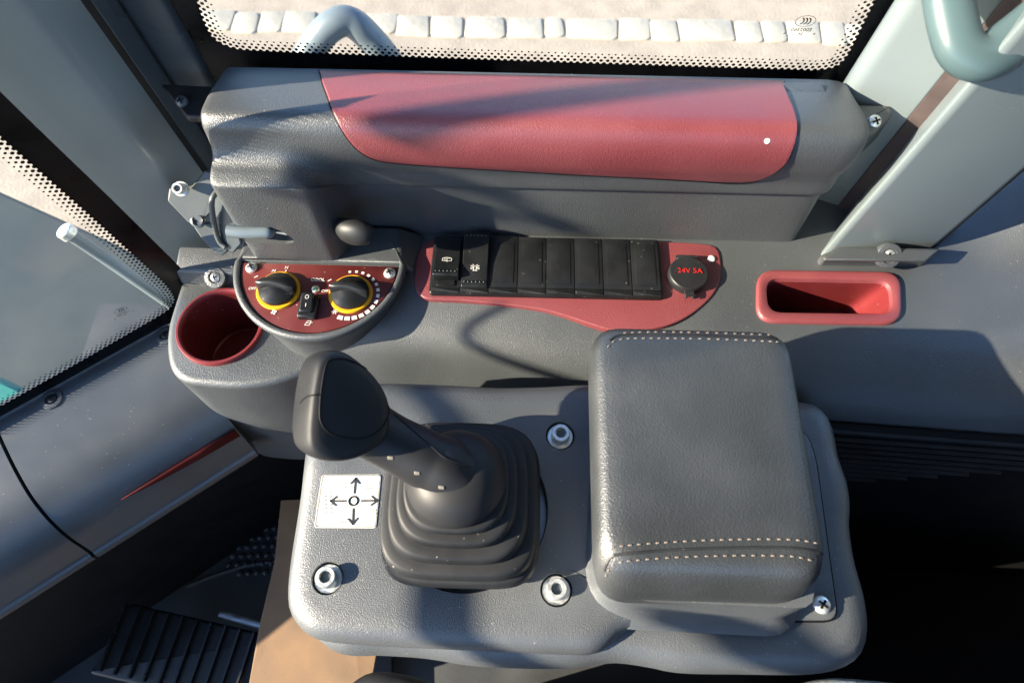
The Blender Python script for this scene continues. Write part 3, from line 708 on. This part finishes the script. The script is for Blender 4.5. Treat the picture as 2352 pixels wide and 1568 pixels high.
# brackets with screws at both ends
b1 = [P(368, 192, .116), P(500, 198, .116), P(500, 268, .116), P(428, 268, .116)]
mk('end_bracket', *loft([up(b1, -.006), b1]), 'rubber', tb, bevel=.0015)  # black, unlike the other end: the pillar's shade put into its colour
screw(P(418, 234, .1175), .0042, tb, (.1, -.4, .9), head='dark_shaded')
b2 = rounded([P(1900, 236, .118), P(2050, 240, .118), P(2052, 262, .118), P(2015, 300, .118), P(1960, 330, .118), P(1900, 330, .118)], .004, 4)
plate('end_bracket', b2, .02, 'grey', tb, .003, 3)
screw(P(2008, 280, .1185), .0048, tb, (.1, -.5, .85))
lip = rounded([P(1795, 186, .132), P(1892, 190, .132), P(1912, 235, .132), P(1960, 262, .132), P(1900, 280, .132), P(1800, 240, .132)], .003, 4)
plate('corner_flange', lip, .012, 'grey', tb, .002, 3)
# thumb lever poking out of the block
lv = tube('thumb_lever', [P(785, 520, .045), P(800, 530, .048), P(830, 535, .050), P(852, 540, .048)], lambda t: .0075+.0035*math.sin(t*3.1), 'blackm', tb, 16, 6, flat=.8)
# ---- window latch on the front pillar
la = thing('window_latch', 'steel window latch with bolted bracket, hook and rod into the trim box slot', 'latch', P(470, 500, .03))
def slab(name, pts, z, th, m, dz=None, bev=.0012):
    ring = [P(x, y, z if dz is None else dz[i]) for i, (x, y) in enumerate(pts)]
    c = sum(ring, V())/len(ring); n = V()
    for i in range(len(ring)): n += (ring[i]-c).cross(ring[(i+1) % len(ring)]-c)
    n.normalize(); n = n if (C0-c).dot(n) > 0 else -n
    return mk(name, *loft([shift(ring, -n*th), ring]), m, la, bevel=bev, bseg=2, angle=50)
slab('mounting_bracket', [(388, 432), (440, 428), (470, 392), (500, 398), (500, 470), (470, 500), (470, 515), (455, 518), (432, 512), (384, 462)], .04,   .006, 'latch', dz=[.045, .045, .05, .05, .035, .022, .018, .018, .02, .038])
slab('stay_arm', [(440, 515), (482, 512), (520, 560), (524, 578), (510, 588), (498, 586), (462, 548)], 0, .006, 'latch', dz=[.016, .016, .0, -.005, -.006, -.006, .006])
slab('hook_plate', [(490, 452), (500, 440), (530, 470), (555, 560), (535, 582), (516, 570), (500, 548), (488, 480)], .03, .003, 'dark_shaded', dz=[.05, .052, .045, .015, .008, .008, .012, .035])
tube('hook_edge', [P(498, 441, .054), P(487, 458, .052), P(488, 490, .040), P(495, 530, .024), P(505, 556, .014), P(518, 568, .011)], .0022, 'latch', la, 10, 5)
tube('latch_rod', [P(524, 530, .050), P(560, 533, .050), P(600, 533, .050), P(632, 532, .050)], lambda t: .0048 if t < .85 else .0048-.003*(t-.85)/.15, 'rail', la, 18, 5)
bolt(P(417, 434, .048), .0042, la, (.15, -.6, .8))
lathe('pivot', P(454, 507, .0215), [(.0058, -.002), (.0058, .0004), (.0042, .0012), (.0036, .0002), (.0005, -.0005)], 'dark_shaded', la, 18, frame((.1, -.5, .8)))
tube('spring_wire', [P(600, 524, .046), P(630, 530, .046), P(660, 536, .046)], .0016, 'steel', la, 8, 3)

# ---- rear pillar foot trim
rt = thing('pillar_foot_trim', 'grey plastic foot trim with a washered screw under the rear pillar', 'trim', P(2010, 590, .004))
ft = [P(1886, 604, .004), P(1880, 590, .004), P(1925, 566, .004), P(2160, 572, .004), P(2122, 606, .004)]
ft2 = [P(1890, 598, .020), P(1893, 588, .020), P(1928, 568, .020), P(2160, 572, .020), P(2126, 600, .020)]
mk('foot_trim', *loft([up(ft, -.006), ft, ft2]), 'grey', rt, bevel=.0025, bseg=3)
screw(P(2040, 587, .0165), .0052, rt, (.0, -.70, .70), .0104)

# ================================================================== VENT GRILLE (right)
vg = thing('vent_grille', 'dark slatted air vent low on the side console right of the armrest', 'vent', (.36, .19, -.09))
def vy(x, z):
    f = fold(x); pts = [(-.028, f-.002), (-.05, f-.010), (-.08, f-.018), (-.14, f-.03), (-.30, f-.05)]
    for (za, ya), (zb, yb) in zip(pts[:-1], pts[1:]):
        if z >= zb: return lerp(ya, yb, (za-z)/(za-zb))
    return pts[-1][1]
NSL = 13
for i in range(NSL):
    z = -.052-i*.0072; xr = .485-.022*i; 
    pts = [V((lerp(.235, xr, k/6), 0, z)) for k in range(7)]
    rr = [[V((p.x, vy(p.x, z)-.0075, z+.0022)), V((p.x, vy(p.x, z)-.0045, z+.003)), V((p.x, vy(p.x, z)+.000, z-.001)), V((p.x, vy(p.x, z)-.0070, z-.0002))] for p in pts]
    mk('slat', *loft(rr), 'blackm', vg, smooth=False)
vp = [[V((x, vy(x, z)-.0035, z)) for z in (-.036, -.05, -.08, -.14, -.22, -.30, -.40, -.50)] for x in (.205, .23, .30, .40, .50, .664)]
mk('shaded_vent_panel', *loft(vp, False), 'darkp', vg, solid=.001)  # dark panel whose near-black colour also stands in for shade
tube('vent_frame', [V((x, vy(x, z)-.005, z)) for x, z in ((.225, -.09), (.222, -.052), (.232, -.043), (.30, -.043), (.40, -.043), (.49, -.043), (.52, -.047), (.56, -.056))], .0022, 'blackm', vg, 8, 6)

# ================================================================== JOYSTICK CONSOLE
PZ = .02
jc = thing('joystick_console', 'grey grained console block carrying the joystick and the armrest', 'console', P(1300, 1200, -.1))
low = [(730, 930), (860, 905), (1360, 905), (1700, 915), (1848, 925), (1890, 945), (1912, 985), (1925, 1050), (1945, 1110), (1952, 1160), (1950, 1210), (1962, 1290), (1984, 1370), (1992, 1440), (1980, 1495), (1940, 1530), (1860, 1548), (1700, 1548), (1560, 1545), (1480, 1530), (1400, 1522), (1290, 1535), (1100, 1530), (980, 1512), (880, 1505), (780, 1500), (715, 1440), (690, 1300), (700, 1100)]
lr = resample(catmull([P(x, y, -.006) for x, y in low], 6, True), 140)
rings = [up(offs(lr, -.025), -.36), up(offs(lr, -.022), -.14), up(offs(lr, -.016), -.075), up(offs(lr, -.006), -.030), up(offs(lr, -.001), -.012), lr, up(offs(lr, -.0035), .006), up(offs(lr, -.008), .0103)]
lc = sum(lr, V())/len(lr); lq = offs(lr, -.008)
rings += [[V((lerp(p.x, lc.x, k), lerp(p.y, lc.y, k), -.006+dz)) for p in lq] for k, dz in ((.05, .0123), (.16, .013))]
base = mk('console_base', *loft(rings), 'grey2', jc, angle=60)
upx = [(735, 905), (800, 888), (900, 882), (1030, 886), (1150, 892), (1250, 890), (1350, 886), (1420, 900), (1480, 1000), (1500, 1150), (1500, 1300), (1490, 1425), (1440, 1448), (1400, 1482), (1360, 1502), (1300, 1503), (1100, 1494), (900, 1485), (760, 1474), (706, 1455), (672, 1415), (662, 1370), (668, 1290), (690, 1150), (706, 1020)]
HC = P(1072, 1165, PZ)
ur = catmull([P(x, y, .008) for x, y in upx], 8, True)
NA = 144
def by_angle(ring, n, c):
    out = []
    for i in range(n):
        a = 2*math.pi*i/n; d = V((math.cos(a), math.sin(a), 0)); best = 0
        for j in range(len(ring)):
            p, q = ring[j]-c, ring[(j+1) % len(ring)]-c; p.z = q.z = 0
            den = d.x*(q.y-p.y)-d.y*(q.x-p.x)
            if abs(den) < 1e-12: continue
            t = (p.x*(q.y-p.y)-p.y*(q.x-p.x))/den; s = (p.x*d.y-p.y*d.x)/den
            if t > 0 and -1e-6 <= s <= 1+1e-6: best = max(best, t)
        out.append(V((c.x, c.y, ring[0].z))+d*best)
    return out
ua = by_angle(ur, NA, HC); hole = [V((HC.x+.0535*math.cos(2*math.pi*i/NA), HC.y+.0535*math.sin(2*math.pi*i/NA), .008)) for i in range(NA)]
def mixr(a, b, t, z): 
    return [V((lerp(p.x, q.x, t), lerp(p.y, q.y, t), z)) for p, q in zip(a, b)]
rings = [up(offs(ua, -.0005), -.012), ua, up(offs(ua, -.002), .0055), up(offs(ua, -.0055), .0096), up(offs(ua, -.0105), .0116), up(offs(ua, -.017), .0120)]
rings += [mixr(offs(ua, -.017), hole, t, PZ) for t in (.35, .7, .93)] + [[V((p.x, p.y, PZ)) for p in hole], [V((p.x, p.y, PZ-.001)) for p in offs(hole, -.0007)], [V((p.x, p.y, -.012)) for p in offs(hole, -.0007)]]
cover = mk('top_cover', *loft(rings, True, False, False), 'grey2', jc, angle=55)
rings_close = None
# close the underside so that bolt holes can be cut
bm = bmesh.new(); bm.from_mesh(cover.data); bm.verts.ensure_lookup_table(); nv = len(bm.verts)
for i in range(NA):
    j = (i+1) % NA; a, b = bm.verts[i], bm.verts[j]; c, d = bm.verts[nv-NA+j], bm.verts[nv-NA+i]; bm.faces.new((a, d, c, b))
bmesh.ops.recalc_face_normals(bm, faces=bm.faces); bm.to_mesh(cover.data); bm.free()
BO = [(1287, 1000), (752, 1327), (1278, 1354)]; bp = [P(x, y, PZ) for x, y in BO]
cover.data.polygons.foreach_set('use_smooth', [True]*len(cover.data.polygons))
cut(cover, [mk('cutter', *loft([circ(p+V((0, 0, -.0065)), .0098, 36), circ(p+V((0, 0, .001)), .0102, 36), circ(p+V((0, 0, .003)), .0122, 36)]), 'grey2', None, smooth=False) for p in bp])
for p in bp: bolt(p+V((0, 0, -.0042)), .0063, jc)
lathe('mounting_plate', HC+V((.010, -.002, -.012)), [(.060, -.002), (.060, 0), (.001, 0)], 'steel', jc, 40)
# direction label
sk = [P(739, 1090, PZ+.0004), P(876, 1089, PZ+.0004), P(864, 1212, PZ+.0004), P(721, 1211, PZ+.0004)]
dl = mk('direction_label', *loft([shift(rounded(sk, .002, 3), V((0, 0, -.0003))), rounded(sk, .002, 3)]), 'paper', jc, smooth=False)
bd = rounded([lerp(1, 0, 0)*p+(sum(sk, V())/4-p)*.035 for p in sk], .0016, 3); c = sum(sk, V())/4
SF = ((sk[1]-sk[0]).normalized(), V((0, 0, 1)).cross((sk[1]-sk[0]).normalized()), V((0, 0, 1)))
strokes('border_line', [[((p-c).dot(SF[0]), (p-c).dot(SF[1])) for p in bd+[bd[0]]]], .0005, c, SF, 'ink', dl, .0003)
oc = P(812, 1150, PZ+.0004); g = .0036
def arrow(dx, dy, L=.0152):
    nx, ny = -dy, dx
    return [[(dx*.0052, dy*.0052), (dx*L, dy*L)], [(dx*(L-g)+nx*g*.8, dy*(L-g)+ny*g*.8), (dx*L, dy*L), (dx*(L-g)-nx*g*.8, dy*(L-g)-ny*g*.8)]]
ln = arrow(0, 1)+arrow(.07, -1)+arrow(1, 0, .0155)+arrow(-1, 0, .0150)
strokes('direction_arrows', ln, .0012, oc, SF, 'ink', dl, .0004)
strokes('direction_arrows', [[(math.cos(a*math.pi/12)*.0029, math.sin(a*math.pi/12)*.0029) for a in range(25)]], .0011, oc, SF, 'ink', dl, .0004)
fl = []
for (x_, y_, wv) in ((838, 1112, 1), (838, 1122, 1), (848, 1172, 1), (850, 1180, 1), (778, 1120, 1), (784, 1192, 1), (778, 1200, 1)):
    for k in range(3): fl.append([tuple(((P(x_, y_, PZ)-oc)+V((k*.0016, 0, 0))).dot(f) for f in SF[:2]), tuple(((P(x_, y_, PZ)-oc)+V((k*.0016+.0008, .0004, 0))).dot(f) for f in SF[:2])])
for k in range(6):
    for x_ in (744, 756): fl.append([tuple((P(x_, 1130+k*9, PZ)-oc).dot(f) for f in SF[:2]), tuple((P(x_+5, 1132+k*9, PZ)-oc).dot(f) for f in SF[:2])])
strokes('fine_print', fl, .0007, oc, SF, 'inkg', dl, .0004)
# lower pedestal
pd = box('pedestal', P(1350, 1330, -.36)+V((0, .02, 0)), .26, .13, .40, 'blackm', jc, bevel=.02, bseg=3)

# ---- armrest
ar = thing('armrest', 'grey stitched leather wrist pad on a grey base beside the joystick', 'armrest', P(1600, 1200, PZ))
bs = rounded([P(1392, 905, PZ), P(1755, 905, PZ), P(1828, 1420, PZ), P(1375, 1420, PZ)], [.02, .012, .012, .026], 8); bs = resample(bs, 80)
bs_lo = rounded([P(1372, 890, PZ), P(1760, 890, PZ), P(1815, 1424, PZ), P(1350, 1402, PZ)], [.02, .012, .012, .03], 8); bs_lo = align(bs, resample(bs_lo, 80))
rings = [up(offs(bs_lo, .009), -.008), up(offs(bs_lo, .004), -.0025), up(bs_lo, .006), up(offs(bs_lo, -.0012), .03), up(offs(bs_lo, -.002), .046)]
mk('armrest_base', *loft(rings), 'grey2', ar, angle=60)
# side plate with screw
sp_ = rounded([P(1780, 985, .0085), P(1850, 990, .0085), P(1872, 1050, .0085), P(1923, 1424, .0085), P(1690, 1424, .0085)], [.004, .008, .01, .008, .004], 6)
sp_ = resample(sp_, 120)
gap = plate('plate_gap', up(offs(sp_, .0012), .0002), .004, 'darkp', ar, .0003, 2)
ap = plate('fixing_plate', up(sp_, .0014), .004, 'grey2', ar, .0006, 2)
for p_ in ((1887, 1388),): screw(P(*p_, .0102), .0056, ar, spin=.9)
# pad
def prect(x0, x1, y0, y1, z, r): return resample(rounded([(x0, y1, z), (x1, y1, z), (x1, y0, z), (x0, y0, z)], r, 8), 96)
rings = [prect(.052, .150, .0495, .193, .052, .016), prect(.0485, .1535, .0465, .197, .0535, .017), prect(.0455, .1585, .0455, .2005, .060, .018), prect(.0430, .1640, .048, .2025, .074, .018), prect(.0428, .1662, .0525, .2035, .086, .018),
         prect(.0440, .1650, .0560, .2030, .0930, .018), prect(.0470, .1625, .0605, .2005, .0975, .017), prect(.0510, .1585, .0660, .1965, .0993, .015), prect(.060, .150, .076, .187, .1003, .012), prect(.085, .125, .10, .16, .1010, .008)]
pad = mk('leather_pad', *loft(rings), 'leather', ar, angle=80)
def pad_pt(x, y):
    """drop a point on the pad surface along the sight line of picture pixel"""
    dg = bpy.context.evaluated_depsgraph_get(); 
    ok, loc, nr, ix = pad.ray_cast(C0, ray(x, y).normalized()); return (loc, nr) if ok else None
bpy.context.view_layer.update()
def stitchline(px, name='stitching', step=.0046, seam=False):
    pts = []
    dense = catmull([(x, y, 0) for x, y in px], 24)
    for q in dense:
        h = pad_pt(q.x, q.y)
        if h: pts.append((h[0], h[1]))
    if len(pts) < 3: return None
    if seam:
        return tube('seam', [p+n*-.0002 for p, n in pts], .0009, 'blackm', pad, 6, 0)
    parts = []; acc = step
    for (p, n), (q, m_) in zip(pts[:-1], pts[1:]):
        acc += (q-p).length
        if acc >= step and (q-p).length > 1e-6:
            acc = 0; t = (q-p).normalized(); s = n.cross(t).normalized(); c = p+n*.0001; Ls, ws = .0011, .00042
            ring0 = [c+t*a*Ls+s*b*ws for a, b in ((-1, -.5), (-.7, -1), (.7, -1), (1, -.5), (1, .5), (.7, 1), (-.7, 1), (-1, .5))]
            parts.append(loft([ring0, [c+(v-c)*.6+n*.0006 for v in ring0]]))
    o = join_geo(name, parts, 'thread', pad); o['kind'] = 'stuff'; return o
stitchline([(1390, 1262), (1412, 1256), (1440, 1252), (1500, 1247), (1600, 1241), (1700, 1238), (1800, 1238), (1850, 1242), (1880, 1248)])
stitchline([(1392, 1320), (1400, 1305), (1412, 1294), (1440, 1288), (1520, 1281), (1600, 1277), (1700, 1275), (1800, 1276), (1840, 1280), (1875, 1290)])
stitchline([(1388, 1310), (1402, 1280), (1430, 1272), (1520, 1264), (1600, 1260), (1700, 1257), (1800, 1257), (1850, 1261), (1892, 1272)], seam=True)
stitchline([(1398, 795), (1412, 783), (1440, 778), (1500, 777), (1600, 778), (1700, 781), (1800, 786)])
stitchline([(1436, 765), (1500, 763), (1600, 764), (1700, 767), (1780, 770)])
stitchline([(1400, 782), (1425, 770), (1500, 769), (1600, 770), (1700, 774), (1810, 778)], seam=True)

# ---- joystick
js = thing('joystick', 'black joystick with paddle head leaning left out of a ribbed rubber boot', 'joystick', HC)
def rsq(c, r, n=64, p=3.2, sq=1.0):
    out = []
    for i in range(n):
        a = 2*math.pi*i/n; k = (abs(math.cos(a))**p+abs(math.sin(a))**p)**(-1/p); out.append(V(c)+V((math.cos(a)*k*r, math.sin(a)*k*r*sq, 0)))
    return out
HB = P(1070, 1190, PZ); HT = P(1046, 1092, .078)
steps = [(.0, .0380, -.012), (.0, .0385, -.004)]
tiers = [(.0420, -.003, .0095), (.0465, .0080, .0085), (.0500, .0180, .0095), (.0490, .0290, .0095), (.0430, .0400, .0085), (.0368, .0497, .0075), (.0318, .0582, .0055)]
for ti, (r, h0, dh) in enumerate(tiers):
    f = max(0, min(1, h0/.062))
    for k, (dr, q) in enumerate(((-.0070, 0), (-.0010, .03), (0, .14), (0, .72), (-.0005, .90), (-.0018, .99), (-.0050, 1.03))):
        steps.append((max(0, min(1, (h0+dh*q)/.064)), r+dr, h0+dh*q))
steps.append((1, .022, .0655))
rings = []
for f, r, h in steps:
    c = HB.lerp(HT, f); c.z = PZ+h*.83; rings.append(rsq(c, r*.98, 96, 2.6+3.2*(1-f)))
mk('boot', *loft(rings), 'boot', js, angle=75)
ct = HB.lerp(HT, 1.0); ct.z = PZ+.0535
# collar + grip: stacked oval sections along a curved spine
hd = P(800, 955, .128); he = P(806, 962, .104)
spine = catmull([ct, ct.lerp(he, .12)+V((.002, 0, .0015)), ct.lerp(he, .30)+V((.001, 0, .0015)), ct.lerp(he, .62), ct.lerp(he, .85), he], 8)
def rad(t):
    ks = [(0, .0225), (.12, .0212), (.25, .0190), (.40, .0170), (.60, .0160), (.80, .0166), (1, .0175)]
    for (a, ra), (b, rb_) in zip(ks[:-1], ks[1:]):
        if t <= b: return lerp(ra, rb_, sstep(0, 1, (t-a)/(b-a)))
    return ks[-1][1]
rings = []
for i, p in enumerate(spine):
    t = (spine[min(i+1, len(spine)-1)]-spine[max(i-1, 0)]).normalized(); 
    kt = min(1, i/(len(spine)-1)*3.0); t = V((-.08, .08, 1)).normalized().lerp(t, kt).normalized()
    x = (V((.5, .8, 0))-t*t.dot(V((.5, .8, 0)))).normalized(); y = t.cross(x); r = rad(i/(len(spine)-1)); rings.append(circ(p, r, 40, (x, y, t), r*1.08))
grip = mk('grip', *loft(rings), 'grip', js, angle=80)
dome = lathe('dome_collar', ct+V((0, 0, -.001)), [(.0260, -.003), (.0288, -.0015), (.0300, .0005), (.0298, .0022), (.0284, .0055), (.0255, .0100), (.0210, .0145), (.0140, .0175), (.003, .0190)], 'grip', js, 48, frame((-.06, .05, 1)))
fs_ = [spine[int(len(spine)*.20)]]
# paddle head
hn = ((C0-hd).normalized()+V((.42, -.05, 0))).normalized()
hpx = [(752, 806), (728, 830), (716, 880), (708, 940), (704, 1000), (712, 1038), (744, 1058), (795, 1060), (845, 1044), (884, 1014), (898, 968), (893, 915), (868, 870), (830, 832), (790, 806)]
hr_ = resample(catmull([PL(x, y, hd, hn) for x, y in hpx], 6, True), 80)
hc = sum(hr_, V())/80
def sc_(k, off): return [hc+(p-hc)*k+hn*off for p in hr_]
rings = [sc_(.35, -.046), sc_(.66, -.0435), sc_(.86, -.037), sc_(.96, -.028), sc_(1.0, -.016), sc_(1.0, -.006), sc_(.985, -.002), sc_(.945, .0008), sc_(.88, .0020), sc_(.72, .0028), sc_(.4, .0034), sc_(.1, .0036)]
head = mk('paddle_head', *loft(rings), 'grip', js, angle=80)
fpx = [(752, 832), (742, 870), (735, 930), (738, 970), (762, 996), (810, 1006), (852, 1000), (884, 972), (893, 935), (880, 890), (845, 850), (800, 826), (770, 824)]
bpy.context.view_layer.update()
def on_head(x, y):
    ok, loc, nr, ix = head.ray_cast(C0, ray(x, y).normalized()); return loc+nr*.0001 if ok else None
loop = [on_head(q.x, q.y) for q in catmull([(x, y, 0) for x, y in fpx], 8, True)]; loop = [p for p in loop if p]
tube('face_seam', loop, .0005, 'darkp', head, 6, 0, closed=True)
loop = [on_head(q.x, q.y) for q in catmull([(690, 925), (700, 914), (715, 908), (736, 906)], 8)]; loop = [p for p in loop if p]
if len(loop) > 2: tube('face_seam', loop, .0005, 'darkp', head, 6, 0)
def on_grip(x, y):
    ok, loc, nr, ix = grip.ray_cast(C0, ray(x, y).normalized()); return (loc, nr) if ok else None
loop = [on_grip(q.x, q.y) for q in catmull([(905, 950), (945, 985), (985, 1020), (1020, 1050), (1060, 1066), (1080, 1072)], 10)]; loop = [h[0]+h[1]*.0001 for h in loop if h]
if len(loop) > 2: tube('grip_seam', loop, .0005, 'darkp', grip, 6, 0)
for (x_, y_) in ((897, 1051), (958, 1086), (1014, 1119)):
    h = on_grip(x_, y_)
    if h: box('clip', h[0]-h[1]*.0008, .0034, .0022, .0026, 'clip', grip, frame(h[1]), bevel=.0004)

# ================================================================== FOOTWELL
fm = thing('floor_mat', 'dark dusty rubber floor mat with raised dots in the footwell', 'mat', P(560, 1330, -.48))
mpx = [(250, 1330), (420, 1220), (640, 1150), (900, 1130), (900, 1600), (300, 1600)]
plate('mat_sheet', [P(x, y, -.485) for x, y in mpx], .012, 'floor', fm, .003, 2)
g = []
for r in range(7):
    for k in range(9):
        x_, y_ = 700-k*19.5-r*2-(r % 2)*8, 1190+r*20+k*.8
        if x_ < 500+abs(r-4)*22: continue
        c = P(x_, y_, -.484); g.append(loft([circ(c+V((0, 0, h)), rr_, 10) for rr_, h in ((.0042, 0), (.0038, .002), (.0024, .0032), (.0004, .0034))]))
q = join_geo('raised_dots', g, 'floor', fm); q['kind'] = 'stuff'
tube('mat_ridge', [P(x, y, -.484) for x, y in ((430, 1345), (500, 1318), (570, 1298), (640, 1288), (720, 1284))], .003, 'floor', fm, 8, 6)
# pedal
pe = thing('travel_pedal', 'wide black ribbed foot pedal at the lower left', 'pedal', P(400, 1480, -.42))
pz = -.41
pring = [P(290, 1382, pz), P(640, 1462, pz), P(600, 1640, pz), P(200, 1545, pz), P(222, 1520, pz)]
plate('pedal_plate', rounded(pring, .008, 4), .02, 'blackm', pe, .004, 3)
for i in range(13):
    a = P(293+i*32.5, 1384+i*7.6, pz+.002); b = P(232+i*33.5, 1540+i*7.9, pz+.002)
    d = (b-a).normalized(); n_ = V((0, 0, 1)).cross(d)
    if a.x > P(640, 1460, pz).x: continue
    mk('rib', [a-n_*.0022, a+n_*.0022, b+n_*.0022, b-n_*.0022, a-n_*.0012+V((0, 0, .005)), a+n_*.0012+V((0, 0, .005)), b+n_*.0012+V((0, 0, .005)), b-n_*.0012+V((0, 0, .005))],
       [(0, 1, 2, 3), (4, 5, 6, 7), (0, 1, 5, 4), (1, 2, 6, 5), (2, 3, 7, 6), (3, 0, 4, 7)], 'black', pe, smooth=False)
spx = [(505, 1402), (530, 1406), (640, 1438), (640, 1458), (600, 1446), (500, 1415)]
o = plate('steel_bracket', [P(x, y, -.43) for x, y in spx], .004, 'steel', None, .0008, 2); o['label'] = 'bright bare steel bracket strip behind the ribbed foot pedal'; o['category'] = 'bracket'
# hardboard sheet
cb = [P(645, 1148, -.30), P(760, 1143, -.30), P(900, 1300, -.31), P(840, 1640, -.32), P(563, 1640, -.32), P(572, 1568, -.318), P(595, 1440, -.313), P(630, 1290, -.306)]
o = mk('hardboard_sheet', *loft([up(cb, -.003), cb]), 'card', None, smooth=False, bevel=.0006); o['label'] = 'loose tan brown hardboard sheet leaning under the joystick console'; o['category'] = 'board'
# hose under the console
o = tube('rubber_hose', [P(790, 1640, -.13), P(850, 1584, -.13), P(920, 1586, -.13), P(1000, 1612, -.13)], .012, 'rubber', None, 14, 6); o['label'] = 'black rubber hose below the front edge of the joystick console'; o['category'] = 'hose'
# chrome lever at the bottom edge
o = tube('chrome_lever', [P(1840, 1600, -.05), P(1920, 1586, -.05), P(2060, 1598, -.05)], .008, 'zinc', None, 14, 5); o['label'] = 'bright metal lever at the bottom edge below the armrest'; o['category'] = 'lever'
# dark seat side panel with two screws
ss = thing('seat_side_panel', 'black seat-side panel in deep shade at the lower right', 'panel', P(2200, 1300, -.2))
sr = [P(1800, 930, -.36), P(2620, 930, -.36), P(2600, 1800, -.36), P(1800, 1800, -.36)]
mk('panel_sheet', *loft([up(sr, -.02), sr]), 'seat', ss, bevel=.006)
for x_, y_ in ((2048, 1172), (2092, 1265)): screw(P(x_, y_, -.358), .010, ss, head='dark_shaded')
# blurred handle, top right
hp = [PL(x, y, P(2260, 60, .22), V((0, -.5, .87))) for x, y in ((2120, -320), (2165, -80), (2190, 60), (2214, 118), (2262, 132), (2330, 92), (2440, 0), (2560, -110), (2600, -260))]
o = tube('loop_handle', hp, .0105, 'handle', None, 20, 8, flat=1.25); o['label'] = 'blurred teal-grey loop handle at the top right corner'; o['category'] = 'handle'
